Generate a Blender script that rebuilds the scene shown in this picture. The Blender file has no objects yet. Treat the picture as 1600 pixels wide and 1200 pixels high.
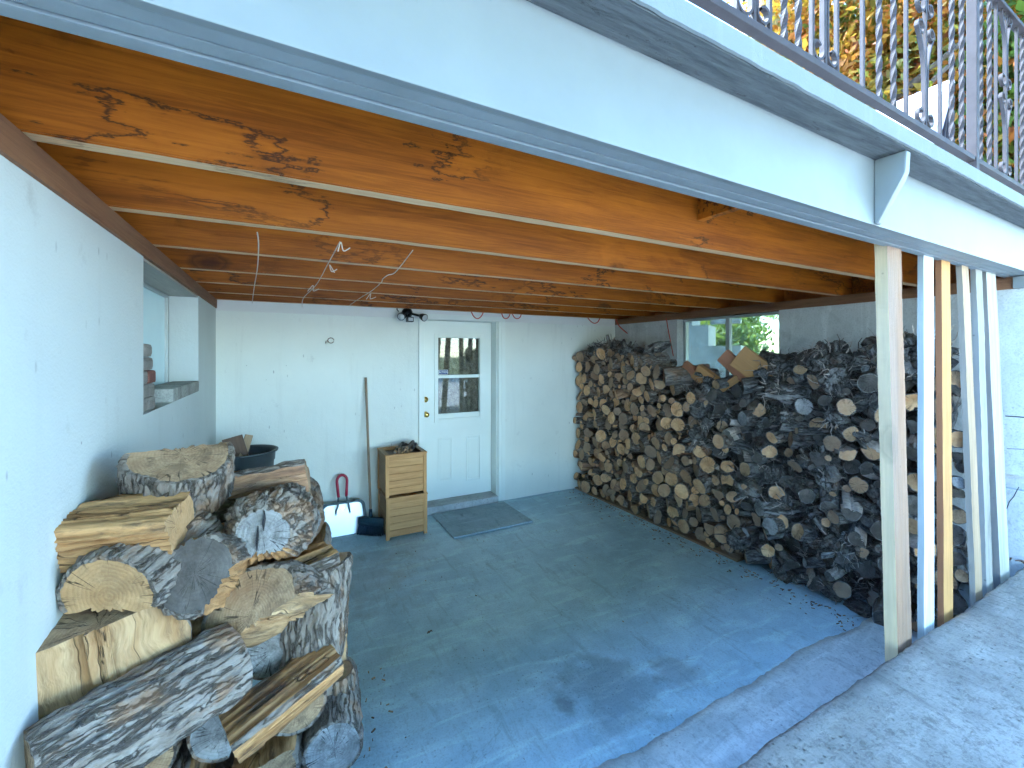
import bpy, bmesh, math, random
import numpy as np
from mathutils import Vector, Matrix, Euler, noise as mnoise
R = math.radians
random.seed(7)
rng = np.random.default_rng(7)
scene = bpy.context.scene
C = scene.collection

# ------------------------------------------------------------------ camera
CAM_H = 1.75
YAW = R(27.9)
FPX, HX, HY = 680.0, 800.0, 555.0
cam_d = bpy.data.cameras.new('camera')
cam = bpy.data.objects.new('camera', cam_d); C.objects.link(cam)
cam.location = (0, 0, CAM_H)
cam.rotation_euler = (R(90), 0, -YAW)
cam_d.sensor_width = 36.0
cam_d.lens = FPX / 1600 * 36
cam_d.shift_y = -45 / 1600
cam_d.clip_start = 0.05
cam_d.clip_end = 2000
scene.camera = cam

# ------------------------------------------------------------------ light
SUN_EL, SUN_AZ = R(52), R(-32)          # azimuth from +Y towards +X
world = bpy.data.worlds.new('World'); scene.world = world
world.use_nodes = True
wn = world.node_tree.nodes; wl = world.node_tree.links
for n in list(wn): wn.remove(n)
sky = wn.new('ShaderNodeTexSky'); sky.sky_type = 'NISHITA'; sky.sun_disc = False
sky.sun_elevation = SUN_EL; sky.sun_rotation = SUN_AZ
sky.air_density = 1.2; sky.dust_density = 0.2; sky.ozone_density = 3.0
bg = wn.new('ShaderNodeBackground'); bg.inputs['Strength'].default_value = 0.15
wo = wn.new('ShaderNodeOutputWorld')
wl.new(sky.outputs[0], bg.inputs[0]); wl.new(bg.outputs[0], wo.inputs[0])
sd = bpy.data.lights.new('sun', 'SUN'); sd.energy = 2.4; sd.angle = R(0.5); sd.color = (1.0, 0.94, 0.84)
sun = bpy.data.objects.new('sun', sd); C.objects.link(sun)
sv = Vector((math.sin(SUN_AZ) * math.cos(SUN_EL), math.cos(SUN_AZ) * math.cos(SUN_EL), math.sin(SUN_EL)))
sun.rotation_euler = sv.to_track_quat('Z', 'Y').to_euler(); sun.location = sv * 30
vs = scene.view_settings
vs.view_transform = 'Standard'; vs.look = 'None'; vs.exposure = 3.97; vs.gamma = 1.0
vs.use_curve_mapping = False
vs.use_white_balance = True; vs.white_balance_temperature = 5200; vs.white_balance_tint = 3
scene.render.engine = 'CYCLES'
scene.cycles.max_bounces = 6; scene.cycles.diffuse_bounces = 5; scene.cycles.glossy_bounces = 2; scene.cycles.transparent_max_bounces = 8
scene.cycles.use_denoising = True
scene.cycles.use_adaptive_sampling = True; scene.cycles.adaptive_threshold = 0.025; scene.cycles.adaptive_min_samples = 12

# ------------------------------------------------------------------ helpers
ct, st = math.cos(YAW), math.sin(YAW)
def ray(px, py):
    u = (px - HX) / FPX; v = (HY - py) / FPX
    return ct * u + st, ct - st * u, v
def on_y(px, py, Y):
    a, b, v = ray(px, py); d = Y / b
    return Vector((a * d, Y, CAM_H + v * d))
def on_x(px, py, X):
    a, b, v = ray(px, py); d = X / a
    return Vector((X, b * d, CAM_H + v * d))
def on_z(px, py, Z):
    a, b, v = ray(px, py); d = (Z - CAM_H) / v
    return Vector((a * d, b * d, Z))

def setp(o, label=None, cat=None, group=None, kind=None):
    if label: o['label'] = label
    if cat: o['category'] = cat
    if group: o['group'] = group
    if kind: o['kind'] = kind
    return o
def empty(name, loc=(0, 0, 0), label=None, cat=None, group=None, kind=None, rz=0):
    o = bpy.data.objects.new(name, None); C.objects.link(o)
    o.location = loc; o.rotation_euler = (0, 0, rz); o.empty_display_size = 0.05
    return setp(o, label, cat, group, kind)
def link(name, me, parent=None):
    o = bpy.data.objects.new(name, me); C.objects.link(o)
    if parent: o.parent = parent
    return o
def obj(name, bm, mats, parent=None, smooth=False, loc=None):
    me = bpy.data.meshes.new(name)
    bmesh.ops.recalc_face_normals(bm, faces=bm.faces[:])
    bm.to_mesh(me); bm.free()
    if not isinstance(mats, (list, tuple)): mats = [mats]
    for m in mats: me.materials.append(m)
    if smooth:
        for p in me.polygons: p.use_smooth = True
    o = link(name, me, parent)
    if loc is not None: o.location = loc
    return o
def box(bm, x0, x1, y0, y1, z0, z1, mi=0, bev=0.0, M=None):
    vs_ = [bm.verts.new((x, y, z)) for x in (x0, x1) for y in (y0, y1) for z in (z0, z1)]
    idx = [(0, 1, 3, 2), (4, 6, 7, 5), (0, 4, 5, 1), (2, 3, 7, 6), (0, 2, 6, 4), (1, 5, 7, 3)]
    fs = [bm.faces.new([vs_[i] for i in f]) for f in idx]
    for f in fs: f.material_index = mi
    if bev > 0:
        es = list({e for f in fs for e in f.edges})
        r = bmesh.ops.bevel(bm, geom=es, offset=bev, segments=2, profile=0.6, affect='EDGES')
        for f in r['faces']: f.material_index = mi
        vs_ = list({v for f in r['faces'] for v in f.verts} | {v for v in vs_ if v.is_valid})
    if M is not None:
        bmesh.ops.transform(bm, matrix=M, verts=[v for v in vs_ if v.is_valid])
    return fs
def boxo(name, b, mat, parent=None, bev=0.0, origin=True):
    """box object whose origin is its centre, so object-space textures differ and follow it"""
    x0, x1, y0, y1, z0, z1 = b
    c = Vector(((x0 + x1) / 2, (y0 + y1) / 2, (z0 + z1) / 2)) if origin else Vector((0, 0, 0))
    bm = bmesh.new(); box(bm, x0 - c.x, x1 - c.x, y0 - c.y, y1 - c.y, z0 - c.z, z1 - c.z, 0, bev)
    return obj(name, bm, mat, parent, loc=c)
def tube(bm, pts, rad, seg=8, mi=0, cap=True, flat=None):
    """tube along points; rad scalar or list"""
    pts = [Vector(p) for p in pts]
    n = len(pts)
    rads = rad if isinstance(rad, (list, tuple)) else [rad] * n
    rings = []
    up = Vector((0, 0, 1))
    prev = None
    for i in range(n):
        t = (pts[min(i + 1, n - 1)] - pts[max(i - 1, 0)])
        if t.length < 1e-9: t = Vector((0, 0, 1))
        t.normalize()
        if prev is None:
            a = t.cross(up)
            if a.length < 0.05: a = t.cross(Vector((1, 0, 0)))
        else:
            a = prev - t * prev.dot(t)
            if a.length < 1e-5: a = t.cross(up)
        a.normalize(); prev = a
        b = t.cross(a)
        rings.append([bm.verts.new(pts[i] + (a * math.cos(2 * math.pi * k / seg) + b * math.sin(2 * math.pi * k / seg)) * rads[i]) for k in range(seg)])
    for i in range(n - 1):
        for k in range(seg):
            f = bm.faces.new((rings[i][k], rings[i][(k + 1) % seg], rings[i + 1][(k + 1) % seg], rings[i + 1][k])); f.material_index = mi
    if cap and seg > 2:
        f = bm.faces.new(rings[0][::-1]); f.material_index = mi
        f = bm.faces.new(rings[-1]); f.material_index = mi
def prism(bm, poly, axis, a0, a1, mi=0):
    """extrude a 2D polygon along axis"""
    def mk(p, a):
        if axis == 'X': return (a, p[0], p[1])
        if axis == 'Y': return (p[0], a, p[1])
        return (p[0], p[1], a)
    A = [bm.verts.new(mk(p, a0)) for p in poly]; B = [bm.verts.new(mk(p, a1)) for p in poly]
    n = len(poly)
    for f in [bm.faces.new(A), bm.faces.new(B[::-1])] + [bm.faces.new((A[i], B[i], B[(i + 1) % n], A[(i + 1) % n])) for i in range(n)]:
        f.material_index = mi
def lathe(bm, prof, cx=0, cy=0, seg=32, mi=0):
    rings = [[bm.verts.new((cx + r * math.cos(2 * math.pi * k / seg), cy + r * math.sin(2 * math.pi * k / seg), z)) for k in range(seg)] for r, z in prof]
    for i in range(len(prof) - 1):
        for k in range(seg):
            f = bm.faces.new((rings[i][k], rings[i][(k + 1) % seg], rings[i + 1][(k + 1) % seg], rings[i + 1][k])); f.material_index = mi
    return rings

# ------------------------------------------------------------------ material DSL
class N:
    def __init__(s, name):
        s.m = bpy.data.materials.new(name); s.m.use_nodes = True
        s.t = s.m.node_tree; s.b = s.t.nodes['Principled BSDF']
    def n(s, typ, **kw):
        nd = s.t.nodes.new('ShaderNode' + typ)
        for k, v in kw.items():
            if hasattr(nd, k): setattr(nd, k, v)
            else: s.inp(nd, k, v)
        return nd
    def inp(s, nd, k, v):
        i = nd.inputs[k] if not isinstance(k, int) else nd.inputs[k]
        if isinstance(v, bpy.types.NodeSocket): s.t.links.new(v, i)
        else: i.default_value = v
    def coord(s, kind='Object'):
        return s.n('TexCoord').outputs[kind]
    def attr(s, name):
        a = s.n('Attribute'); a.attribute_name = name; return a
    def mapv(s, v, scale=(1, 1, 1), loc=(0, 0, 0), rot=(0, 0, 0)):
        m = s.n('Mapping'); s.inp(m, 'Vector', v); m.inputs['Scale'].default_value = scale
        m.inputs['Location'].default_value = loc; m.inputs['Rotation'].default_value = rot
        return m.outputs[0]
    def noise(s, v, scale=5, detail=4, rough=0.55, dist=0.0, out=0):
        q = s.n('TexNoise'); s.inp(q, 'Vector', v); q.inputs['Scale'].default_value = scale
        q.inputs['Detail'].default_value = detail; q.inputs['Roughness'].default_value = rough
        q.inputs['Distortion'].default_value = dist
        return q.outputs[out]
    def vor(s, v, scale=5, feature='F1', out=0, rand=1.0):
        q = s.n('TexVoronoi'); q.feature = feature; s.inp(q, 'Vector', v); q.inputs['Scale'].default_value = scale
        q.inputs['Randomness'].default_value = rand
        return q.outputs[out]
    def ramp(s, f, stops, interp='LINEAR'):
        q = s.n('ValToRGB'); s.inp(q, 'Fac', f); cr = q.color_ramp; cr.interpolation = interp
        while len(cr.elements) < len(stops): cr.elements.new(0.5)
        for e, (p, c) in zip(cr.elements, stops):
            e.position = p
            e.color = (c, c, c, 1) if isinstance(c, (int, float)) else (*c, 1)
        return q.outputs[0]
    def math(s, op, a, b=0.5, c=None, clamp=False):
        q = s.n('Math'); q.operation = op; q.use_clamp = clamp
        s.inp(q, 0, a); s.inp(q, 1, b)
        if c is not None: s.inp(q, 2, c)
        return q.outputs[0]
    def mix(s, f, a, b, mode='MIX'):
        q = s.n('Mix'); q.data_type = 'RGBA'; q.blend_type = mode
        s.inp(q, 0, f)
        for k, v in ((6, a), (7, b)):
            s.inp(q, k, (*v, 1) if isinstance(v, tuple) and len(v) == 3 else v)
        return q.outputs[2]
    def vadd(s, a, b):
        q = s.n('VectorMath'); q.operation = 'ADD'; s.inp(q, 0, a); s.inp(q, 1, b); return q.outputs[0]
    def sep(s, v):
        q = s.n('SeparateXYZ'); s.inp(q, 0, v); return q.outputs
    def comb(s, x, y, z):
        q = s.n('CombineXYZ'); s.inp(q, 0, x); s.inp(q, 1, y); s.inp(q, 2, z); return q.outputs[0]
    def rnd(s, k=1.0):
        return s.math('MULTIPLY', s.n('ObjectInfo').outputs['Random'], k)
    def rvec(s, v, k=37.0):
        r = s.rnd(k); return s.vadd(v, s.comb(r, r, r))
    def bump(s, h, strength=0.3, dist=0.01, prev=None):
        q = s.n('Bump'); q.inputs['Strength'].default_value = strength; q.inputs['Distance'].default_value = dist
        s.inp(q, 'Height', h)
        if prev is not None: s.inp(q, 'Normal', prev)
        return q.outputs[0]
    def out(s, col=None, rough=None, nrm=None, **kw):
        if col is not None: s.inp(s.b, 'Base Color', (*col, 1) if isinstance(col, tuple) and len(col) == 3 else col)
        if rough is not None: s.inp(s.b, 'Roughness', rough)
        if nrm is not None: s.inp(s.b, 'Normal', nrm)
        for k, v in kw.items(): s.inp(s.b, k.replace('_', ' '), v)
        return s.m

def m_plain(name, col, rough=0.5, metal=0.0, var=0.12, sc=12, bump=0.0):
    q = N(name); v = q.coord()
    f = q.noise(v, sc, 5)
    c = q.mix(q.ramp(f, [(0.3, 0), (0.7, 1)]), tuple(x * (1 - var) for x in col), tuple(min(1, x * (1 + var)) for x in col))
    nr = q.bump(q.noise(v, sc * 6, 4), bump, 0.004) if bump else None
    return q.out(c, rough, nr, Metallic=metal)

def m_stucco(name, col, scuff=1.0):
    q = N(name); v = q.coord()
    big = q.noise(v, 0.9, 5, 0.6)
    c = q.mix(q.ramp(big, [(0.3, 0), (0.7, 1)]), tuple(x * 0.9 for x in col), col)
    # thin vertical water streaks
    stv = q.noise(q.mapv(v, (7, 7, 0.5)), 2.0, 5, 0.6)
    c = q.mix(q.math('MULTIPLY', q.ramp(stv, [(0.56, 0), (0.75, 1)]), 0.13 * scuff), c, (0.42, 0.42, 0.38))
    # dark specks and scrapes in clusters
    clus = q.ramp(q.noise(v, 1.7, 3), [(0.44, 0), (0.62, 1)])
    sp = q.ramp(q.vor(v, 9), [(0.02, 1), (0.055, 0)])
    sp2 = q.ramp(q.vor(q.mapv(v, (1, 1, 0.35), (3, 1, 2)), 14), [(0.05, 1), (0.09, 0)])
    f = q.math('MULTIPLY', q.math('MAXIMUM', sp, sp2), clus)
    c = q.mix(q.math('MULTIPLY', f, 0.5 * scuff), c, (0.11, 0.105, 0.10))
    sm = q.ramp(q.noise(v, 6, 6, 0.7), [(0.62, 0), (0.8, 1)])
    c = q.mix(q.math('MULTIPLY', sm, 0.35 * scuff), c, (0.3, 0.29, 0.27))
    h = q.math('ADD', q.noise(v, 110, 4, 0.6), q.math('MULTIPLY', q.noise(v, 14, 4), 1.6))
    return q.out(c, 0.75, q.bump(h, 0.35, 0.006))

def m_concrete(name, dark, light, stains=(), pits=0.6, rough=0.85, bumpk=0.35, grit=0.12):
    q = N(name); v = q.coord()
    n1 = q.noise(v, 0.8, 6, 0.6, 0.5); n2 = q.noise(v, 5, 6, 0.65)
    f = q.math('ADD', q.math('MULTIPLY', n1, 0.62), q.math('MULTIPLY', n2, 0.38))
    c = q.mix(q.ramp(f, [(0.41, 0), (0.59, 1)]), dark, light)
    # trowel sweeps
    sw = q.noise(q.mapv(v, (1.0, 5.0, 1), rot=(0, 0, 0.7)), 2.2, 6, 0.6, 0.6)
    c = q.mix(q.math('MULTIPLY', q.ramp(sw, [(0.52, 0), (0.66, 1)]), 0.45), c, tuple(min(1, x * 1.3) for x in light))
    sw2 = q.noise(q.mapv(v, (5.0, 1.0, 1), rot=(0, 0, 0.35)), 3.1, 6, 0.65, 0.8)
    c = q.mix(q.math('MULTIPLY', q.ramp(sw2, [(0.55, 0), (0.7, 1)]), 0.5), c, tuple(x * 0.62 for x in dark))
    hc = q.noise(v, 1.3, 6, 0.6, 1.0)
    c = q.mix(q.math('MULTIPLY', q.ramp(q.math('ABSOLUTE', q.math('SUBTRACT', hc, 0.5)), [(0.0, 1), (0.0035, 0)]), 0.35), c, tuple(x * 0.4 for x in dark))
    gr = q.ramp(q.noise(v, 26, 6, 0.8), [(0.52, 0), (0.6, 1)])
    c = q.mix(q.math('MULTIPLY', gr, grit), c, tuple(x * 0.35 for x in dark))
    fine = q.noise(v, 90, 4, 0.7)
    c = q.mix(q.math('MULTIPLY', q.ramp(fine, [(0.3, 1), (0.5, 0)]), 0.45), c, tuple(x * 0.5 for x in dark))
    clus = q.ramp(q.noise(v, 2.3, 4), [(0.45, 0), (0.6, 1)])
    pit = q.math('MULTIPLY', q.ramp(q.vor(v, 34), [(0.1, 1), (0.2, 0)]), clus)
    c = q.mix(q.math('MULTIPLY', pit, pits), c, tuple(x * 0.3 for x in dark))
    for (sx, sy, sr, amt, colr) in stains:
        dx = q.sep(v)
        a = q.math('SUBTRACT', dx[0], sx); b = q.math('SUBTRACT', dx[1], sy)
        dd = q.math('SQRT', q.math('ADD', q.math('MULTIPLY', a, a), q.math('MULTIPLY', b, b)))
        dd = q.math('ADD', dd, q.math('MULTIPLY', q.math('SUBTRACT', q.noise(v, 5.5, 6, 0.65), 0.5), sr * 2.2))
        mk = q.ramp(q.math('DIVIDE', dd, sr), [(0.45, 1), (0.95, 0)])
        c = q.mix(q.math('MULTIPLY', mk, amt), c, colr)
    h = q.math('ADD', q.math('MULTIPLY', n2, 1.2), q.math('SUBTRACT', fine, q.math('MULTIPLY', pit, 1.5)))
    h = q.math('ADD', h, q.math('MULTIPLY', sw, 0.8))
    return q.out(c, rough, q.bump(h, bumpk, 0.008))

def m_wood(name, light, dark, axis='X', stain=0.0, knots=0.8, rough=0.6, grain=1.0, grey=0.0, bump=0.2, spec=0.4):
    """sawn timber: grain runs along axis; knots and old water stains in the wood itself"""
    q = N(name); v = q.rvec(q.coord())
    sc = {'X': (0.9, 22, 22), 'Y': (22, 0.9, 22), 'Z': (22, 22, 0.9)}[axis]
    sk = {'X': (0.55, 1, 1), 'Y': (1, 0.55, 1), 'Z': (1, 1, 0.55)}[axis]
    g = q.noise(q.mapv(v, sc), 2.4, 8, 0.72, 1.2)
    lo = q.noise(q.mapv(v, tuple(0.9 if x < 1 else 5 for x in sc)), 1.0, 4, 0.6, 0.8)
    f = q.math('ADD', q.math('MULTIPLY', g, 0.55 * grain), q.math('MULTIPLY', lo, 1 - 0.55 * grain))
    c = q.mix(q.ramp(f, [(0.34, 0), (0.66, 1)]), dark, light)
    if knots:
        kd = q.vor(q.mapv(v, tuple(x * 4.2 for x in sk)), 0.55)
        kd = q.math('ADD', kd, q.math('MULTIPLY', q.math('SUBTRACT', q.noise(v, 30, 3), 0.5), 0.05))
        kn = q.ramp(kd, [(0.04, 1), (0.09, 0.5), (0.105, 0.85), (0.15, 0)])
        c = q.mix(q.math('MULTIPLY', kn, knots), c, tuple(x * 0.3 for x in dark))
    if stain:
        w = q.noise(q.mapv(v, tuple(0.8 if x < 1 else 1.5 for x in sc)), 1.25, 7, 0.62, 0.4)
        jag = q.noise(q.mapv(v, tuple(2.5 if x < 1 else 60 for x in sc)), 1.0, 3)
        w = q.math('ADD', w, q.math('MULTIPLY', q.math('SUBTRACT', jag, 0.5), 0.15))
        line = q.ramp(q.math('ABSOLUTE', q.math('SUBTRACT', w, 0.56)), [(0.002, 1), (0.015, 0)])
        c = q.mix(q.math('MULTIPLY', q.ramp(w, [(0.55, 0), (0.6, 1)]), 0.30 * stain), c, tuple(x * 1.25 for x in light))
        gate = q.ramp(q.noise(v, 1.1, 2), [(0.42, 0), (0.55, 1)])
        c = q.mix(q.math('MULTIPLY', q.math('MULTIPLY', line, gate), stain), c, (0.035, 0.012, 0.006))
    if grey:
        gy = q.ramp(q.noise(q.mapv(v, tuple(0.5 if x < 1 else 6 for x in sc)), 1.2, 4), [(0.42, 0), (0.58, 1)])
        c = q.mix(q.math('MULTIPLY', gy, grey), c, (0.30, 0.28, 0.25))
        nail = q.ramp(q.vor(v, 13), [(0.05, 1), (0.08, 0)])
        c = q.mix(q.math('MULTIPLY', nail, grey), c, (0.02, 0.018, 0.015))
    return q.out(c, rough, q.bump(g, bump, 0.004), Specular_IOR_Level=spec)

def m_bark(name, lo, hi, patch=None, scale=1.0, bumpk=0.9, patchamt=0.5, sharp=0.13):
    """furrowed bark in log space (x runs along the trunk)"""
    q = N(name); a = q.attr('lc').outputs['Vector']
    r = q.math('FRACT', q.math('ADD', q.attr('rnd').outputs['Fac'], q.rnd(1.0)))
    rr = q.math('MULTIPLY', r, 31.0)
    v = q.vadd(a, q.comb(rr, rr, rr))
    w = q.vadd(v, q.mapv(q.noise(v, 9 * scale, 3, out=1), (0.05, 0.05, 0.05)))
    fn = q.noise(q.mapv(w, (0.16, 1, 1)), 30 * scale, 6, 0.65, 0.3)
    fb = q.ramp(q.math('ABSOLUTE', q.math('SUBTRACT', fn, 0.5)), [(0.0, 0), (0.04, 1)])
    n1 = q.noise(q.mapv(v, (0.4, 1, 1)), 34 * scale, 6, 0.75)
    n2 = q.noise(q.mapv(v, (0.6, 1, 1)), 7 * scale, 5, 0.65)
    c = q.mix(q.ramp(n1, [(0.5 - sharp, 0), (0.5 + sharp, 1)]), lo, hi)
    c = q.mix(q.ramp(fb, [(0, 0.75), (1, 0)]), c, tuple(x * 0.35 for x in lo))
    c = q.mix(q.ramp(n2, [(0.3, 0.5), (0.5, 0)]), c, lo)
    if patch: c = q.mix(q.math('MULTIPLY', q.ramp(n2, [(0.52, 0), (0.6, 1)]), patchamt), c, patch)
    c = q.mix(q.math('MULTIPLY', r, 0.45), c, q.mix(0.5, c, tuple(x * 0.5 for x in lo)))
    h = q.math('ADD', q.math('MULTIPLY', fb, 0.8), n1)
    return q.out(c, 0.8, q.bump(h, bumpk, 0.012), Specular_IOR_Level=0.35)

def m_end(name, core, rim, dark, ringk=260.0, crack=0.9, cells=0.35, grey=0.9):
    """sawn end grain: growth rings, radial checks, saw marks, weathering"""
    q = N(name); a = q.attr('lc').outputs['Vector']
    r = q.math('FRACT', q.math('ADD', q.attr('rnd').outputs['Fac'], q.rnd(1.0)))
    rr = q.math('MULTIPLY', r, 17.0)
    v = q.vadd(a, q.comb(rr, rr, rr))
    s = q.sep(a)
    wob = q.math('MULTIPLY', q.math('SUBTRACT', q.noise(v, 10, 3), 0.5), 0.025)
    rad = q.math('ADD', q.math('SQRT', q.math('ADD', q.math('MULTIPLY', s[1], s[1]), q.math('MULTIPLY', s[2], s[2]))), wob)
    ring = q.math('SINE', q.math('MULTIPLY', rad, ringk * 2.2))
    big = q.noise(v, 14, 5, 0.6)
    c = q.mix(q.ramp(big, [(0.36, 0), (0.64, 1)]), core, rim)
    c = q.mix(q.ramp(ring, [(0.0, 0.0), (1.0, 0.16)]), c, dark)
    ang = q.math('ARCTAN2', s[1], s[2])
    angn = q.noise(q.comb(q.math('ADD', q.math('MULTIPLY', ang, 1.6), rr), rr, q.math('MULTIPLY', rad, 2.5)), 2.2, 2)
    ck = q.ramp(q.math('ABSOLUTE', q.math('SUBTRACT', angn, 0.5)), [(0.004, 1), (0.022, 0)])
    ck = q.math('MULTIPLY', ck, q.ramp(q.noise(v, 9, 2), [(0.45, 0), (0.55, 1)]))
    c = q.mix(q.math('MULTIPLY', ck, crack), c, tuple(x * 0.15 for x in dark))
    w = q.ramp(q.math('ADD', q.math('MULTIPLY', q.noise(v, 22, 6, 0.75), 0.6), q.math('MULTIPLY', q.noise(v, 7, 4), 0.4)), [(0.47, 0), (0.62, 1)])
    c = q.mix(q.math('MULTIPLY', w, cells), c, tuple(x * 0.45 for x in dark))
    c = q.mix(q.math('MULTIPLY', q.ramp(r, [(0.25, 0), (0.9, 1)]), grey), c, q.mix(0.72, c, (0.16, 0.14, 0.125)))
    h = q.math('SUBTRACT', q.math('ADD', q.math('MULTIPLY', ring, 0.15), q.noise(v, 160, 3)), q.math('MULTIPLY', ck, 3))
    return q.out(c, 0.8, q.bump(h, 0.4, 0.004), Specular_IOR_Level=0.3)

def m_split(name, light, mid, dark, amount=0.5):
    """riven wood: long fibres, torn streaks, dark rot"""
    q = N(name); a = q.attr('lc').outputs['Vector']
    r = q.math('FRACT', q.math('ADD', q.attr('rnd').outputs['Fac'], q.rnd(1.0)))
    rr = q.math('MULTIPLY', r, 23.0)
    v = q.vadd(a, q.comb(rr, rr, rr))
    w = q.vadd(v, q.mapv(q.noise(v, 7, 2, out=1), (0.0, 0.06, 0.06)))
    fib = q.noise(q.mapv(w, (0.06, 1, 1)), 70, 6, 0.65)
    bands = q.noise(q.mapv(w, (0.16, 1, 1)), 13, 5, 0.6, 0.4)
    c = q.mix(q.ramp(bands, [(0.34, 0), (0.62, 1)]), mid, light)
    c = q.mix(q.math('MULTIPLY', q.ramp(fib, [(0.35, 1), (0.55, 0)]), 0.55), c, tuple(x * 0.45 for x in mid))
    rot = q.ramp(q.noise(q.mapv(w, (0.35, 1, 1)), 8, 6, 0.7), [(0.54, 0), (0.66, 1)])
    c = q.mix(q.math('MULTIPLY', rot, amount), c, dark)
    crk = q.ramp(q.math('ABSOLUTE', q.math('SUBTRACT', q.noise(q.mapv(w, (0.05, 1, 1)), 10, 2), 0.5)), [(0.0, 1), (0.006, 0)])
    c = q.mix(q.math('MULTIPLY', crk, 0.8), c, tuple(x * 0.3 for x in dark))
    h = q.math('SUBTRACT', q.math('ADD', fib, q.math('MULTIPLY', bands, 1.2)), q.math('MULTIPLY', crk, 2))
    return q.out(c, 0.75, q.bump(h, 0.7, 0.008), Specular_IOR_Level=0.3)

def m_leaf(name, cols, rough=0.55):
    q = N(name); f = q.attr('rnd').outputs['Fac']
    n = len(cols)
    c = q.ramp(f, [(i / max(1, n - 1), k) for i, k in enumerate(cols)])
    q.out(c, rough, Specular_IOR_Level=0.3)
    tr = q.n('BsdfTranslucent'); q.inp(tr, 'Color', q.mix(0.35, c, (0.35, 0.4, 0.03)))
    mx = q.n('MixShader'); mx.inputs[0].default_value = 0.4
    q.t.links.new(q.b.outputs[0], mx.inputs[1]); q.t.links.new(tr.outputs[0], mx.inputs[2])
    q.t.links.new(mx.outputs[0], q.t.nodes['Material Output'].inputs[0])
    return q.m

def m_glass(name, dust=0.1, dustcol=(0.5, 0.6, 0.55), tint=(0.9, 0.95, 0.93)):
    q = N(name)
    tr = q.n('BsdfTransparent'); tr.inputs[0].default_value = (*tint, 1)
    gl = q.n('BsdfGlossy'); gl.inputs['Roughness'].default_value = 0.02
    df = q.n('BsdfDiffuse'); df.inputs[0].default_value = (*dustcol, 1)
    fr = q.n('Fresnel'); fr.inputs[0].default_value = 1.5
    m1 = q.n('MixShader'); q.inp(m1, 0, fr.outputs[0]); q.t.links.new(tr.outputs[0], m1.inputs[1]); q.t.links.new(gl.outputs[0], m1.inputs[2])
    m2 = q.n('MixShader'); q.t.links.new(m1.outputs[0], m2.inputs[1]); q.t.links.new(df.outputs[0], m2.inputs[2])
    q.inp(m2, 0, q.math('MULTIPLY', q.ramp(q.noise(q.coord(), 3, 5), [(0.3, 0.6), (0.7, 1.0)]), dust))
    q.t.links.new(m2.outputs[0], q.t.nodes['Material Output'].inputs[0])
    return q.m

# ------------------------------------------------------------------ measures
XL, XR, YB = -0.52, 4.10, 4.68          # inner faces of the left, right and back walls
ZJ = CAM_H + 0.497                      # underside of joists and beam
ZP = CAM_H + 0.420                      # underside of wall plates
JH = 0.255
ZD = ZJ + JH                            # underside of the deck sheet
SLAB_Z, SLAB_Y = 0.45, 0.895
FZ = 0.0

M = {}
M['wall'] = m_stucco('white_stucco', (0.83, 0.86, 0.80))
M['wall_left'] = m_stucco('greyer_stucco', (0.60, 0.635, 0.62), 1.2)  # greyer than the back wall's stucco, with slightly stronger scuffs
M['wall_clean'] = m_stucco('white_trim_paint', (0.82, 0.82, 0.79), 0.35)
M['blocks'] = m_concrete('white_painted_block', (0.52, 0.53, 0.515), (0.63, 0.635, 0.62), pits=0.25, bumpk=0.3)
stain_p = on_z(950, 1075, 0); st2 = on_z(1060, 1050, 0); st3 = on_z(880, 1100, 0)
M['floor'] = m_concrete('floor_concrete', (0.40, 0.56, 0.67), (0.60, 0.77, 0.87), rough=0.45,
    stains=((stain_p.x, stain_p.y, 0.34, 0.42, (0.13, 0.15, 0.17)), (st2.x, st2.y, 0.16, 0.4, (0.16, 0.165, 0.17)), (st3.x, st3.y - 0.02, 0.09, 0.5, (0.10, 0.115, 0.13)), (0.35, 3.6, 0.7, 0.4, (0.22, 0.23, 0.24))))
M['strip'] = m_concrete('footing_concrete', (0.48, 0.53, 0.53), (0.66, 0.69, 0.67), grit=0.3)
M['slab'] = m_concrete('slab_concrete', (0.22, 0.205, 0.17), (0.385, 0.355, 0.30), pits=0.8, bumpk=0.8, grit=0.45)
M['joist'] = m_wood('orange_fir', (0.47, 0.145, 0.005), (0.14, 0.032, 0.0015), 'X', stain=0.9, rough=0.5, spec=0.35)
M['joist_edge'] = m_wood('pale_fir_edge', (0.72, 0.52, 0.29), (0.44, 0.27, 0.13), 'X', stain=0.4, knots=0.3)
M['plate'] = m_wood('brown_plate', (0.30, 0.155, 0.075), (0.14, 0.062, 0.03), 'Y', knots=0.4, rough=0.7)
M['ply'] = m_wood('deck_underside', (0.30, 0.13, 0.03), (0.16, 0.06, 0.015), 'X', knots=0.3)
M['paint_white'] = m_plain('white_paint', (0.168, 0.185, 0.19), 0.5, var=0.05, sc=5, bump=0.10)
M['paint_grey'] = m_plain('grey_blue_paint', (0.21, 0.235, 0.245), 0.6, var=0.1, sc=9, bump=0.1)
def m_soffit():
    q = N('weathered_soffit_ply'); v = q.coord()
    g = q.noise(q.mapv(v, (1.2, 14, 14)), 4, 6, 0.7)
    c = q.mix(q.ramp(g, [(0.35, 0), (0.65, 1)]), (0.05, 0.056, 0.06), (0.115, 0.125, 0.13))
    fl = q.math('MULTIPLY', q.ramp(q.noise(q.mapv(v, (2.2, 9, 9)), 5, 5, 0.7), [(0.6, 0), (0.68, 1)]), q.ramp(q.noise(v, 4.2, 3), [(0.45, 0), (0.6, 1)]))
    c = q.mix(fl, c, (0.03, 0.03, 0.03))
    return q.out(c, 0.8, q.bump(q.math('SUBTRACT', g, fl), 0.5, 0.006))
M['soffit'] = m_soffit()
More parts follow.
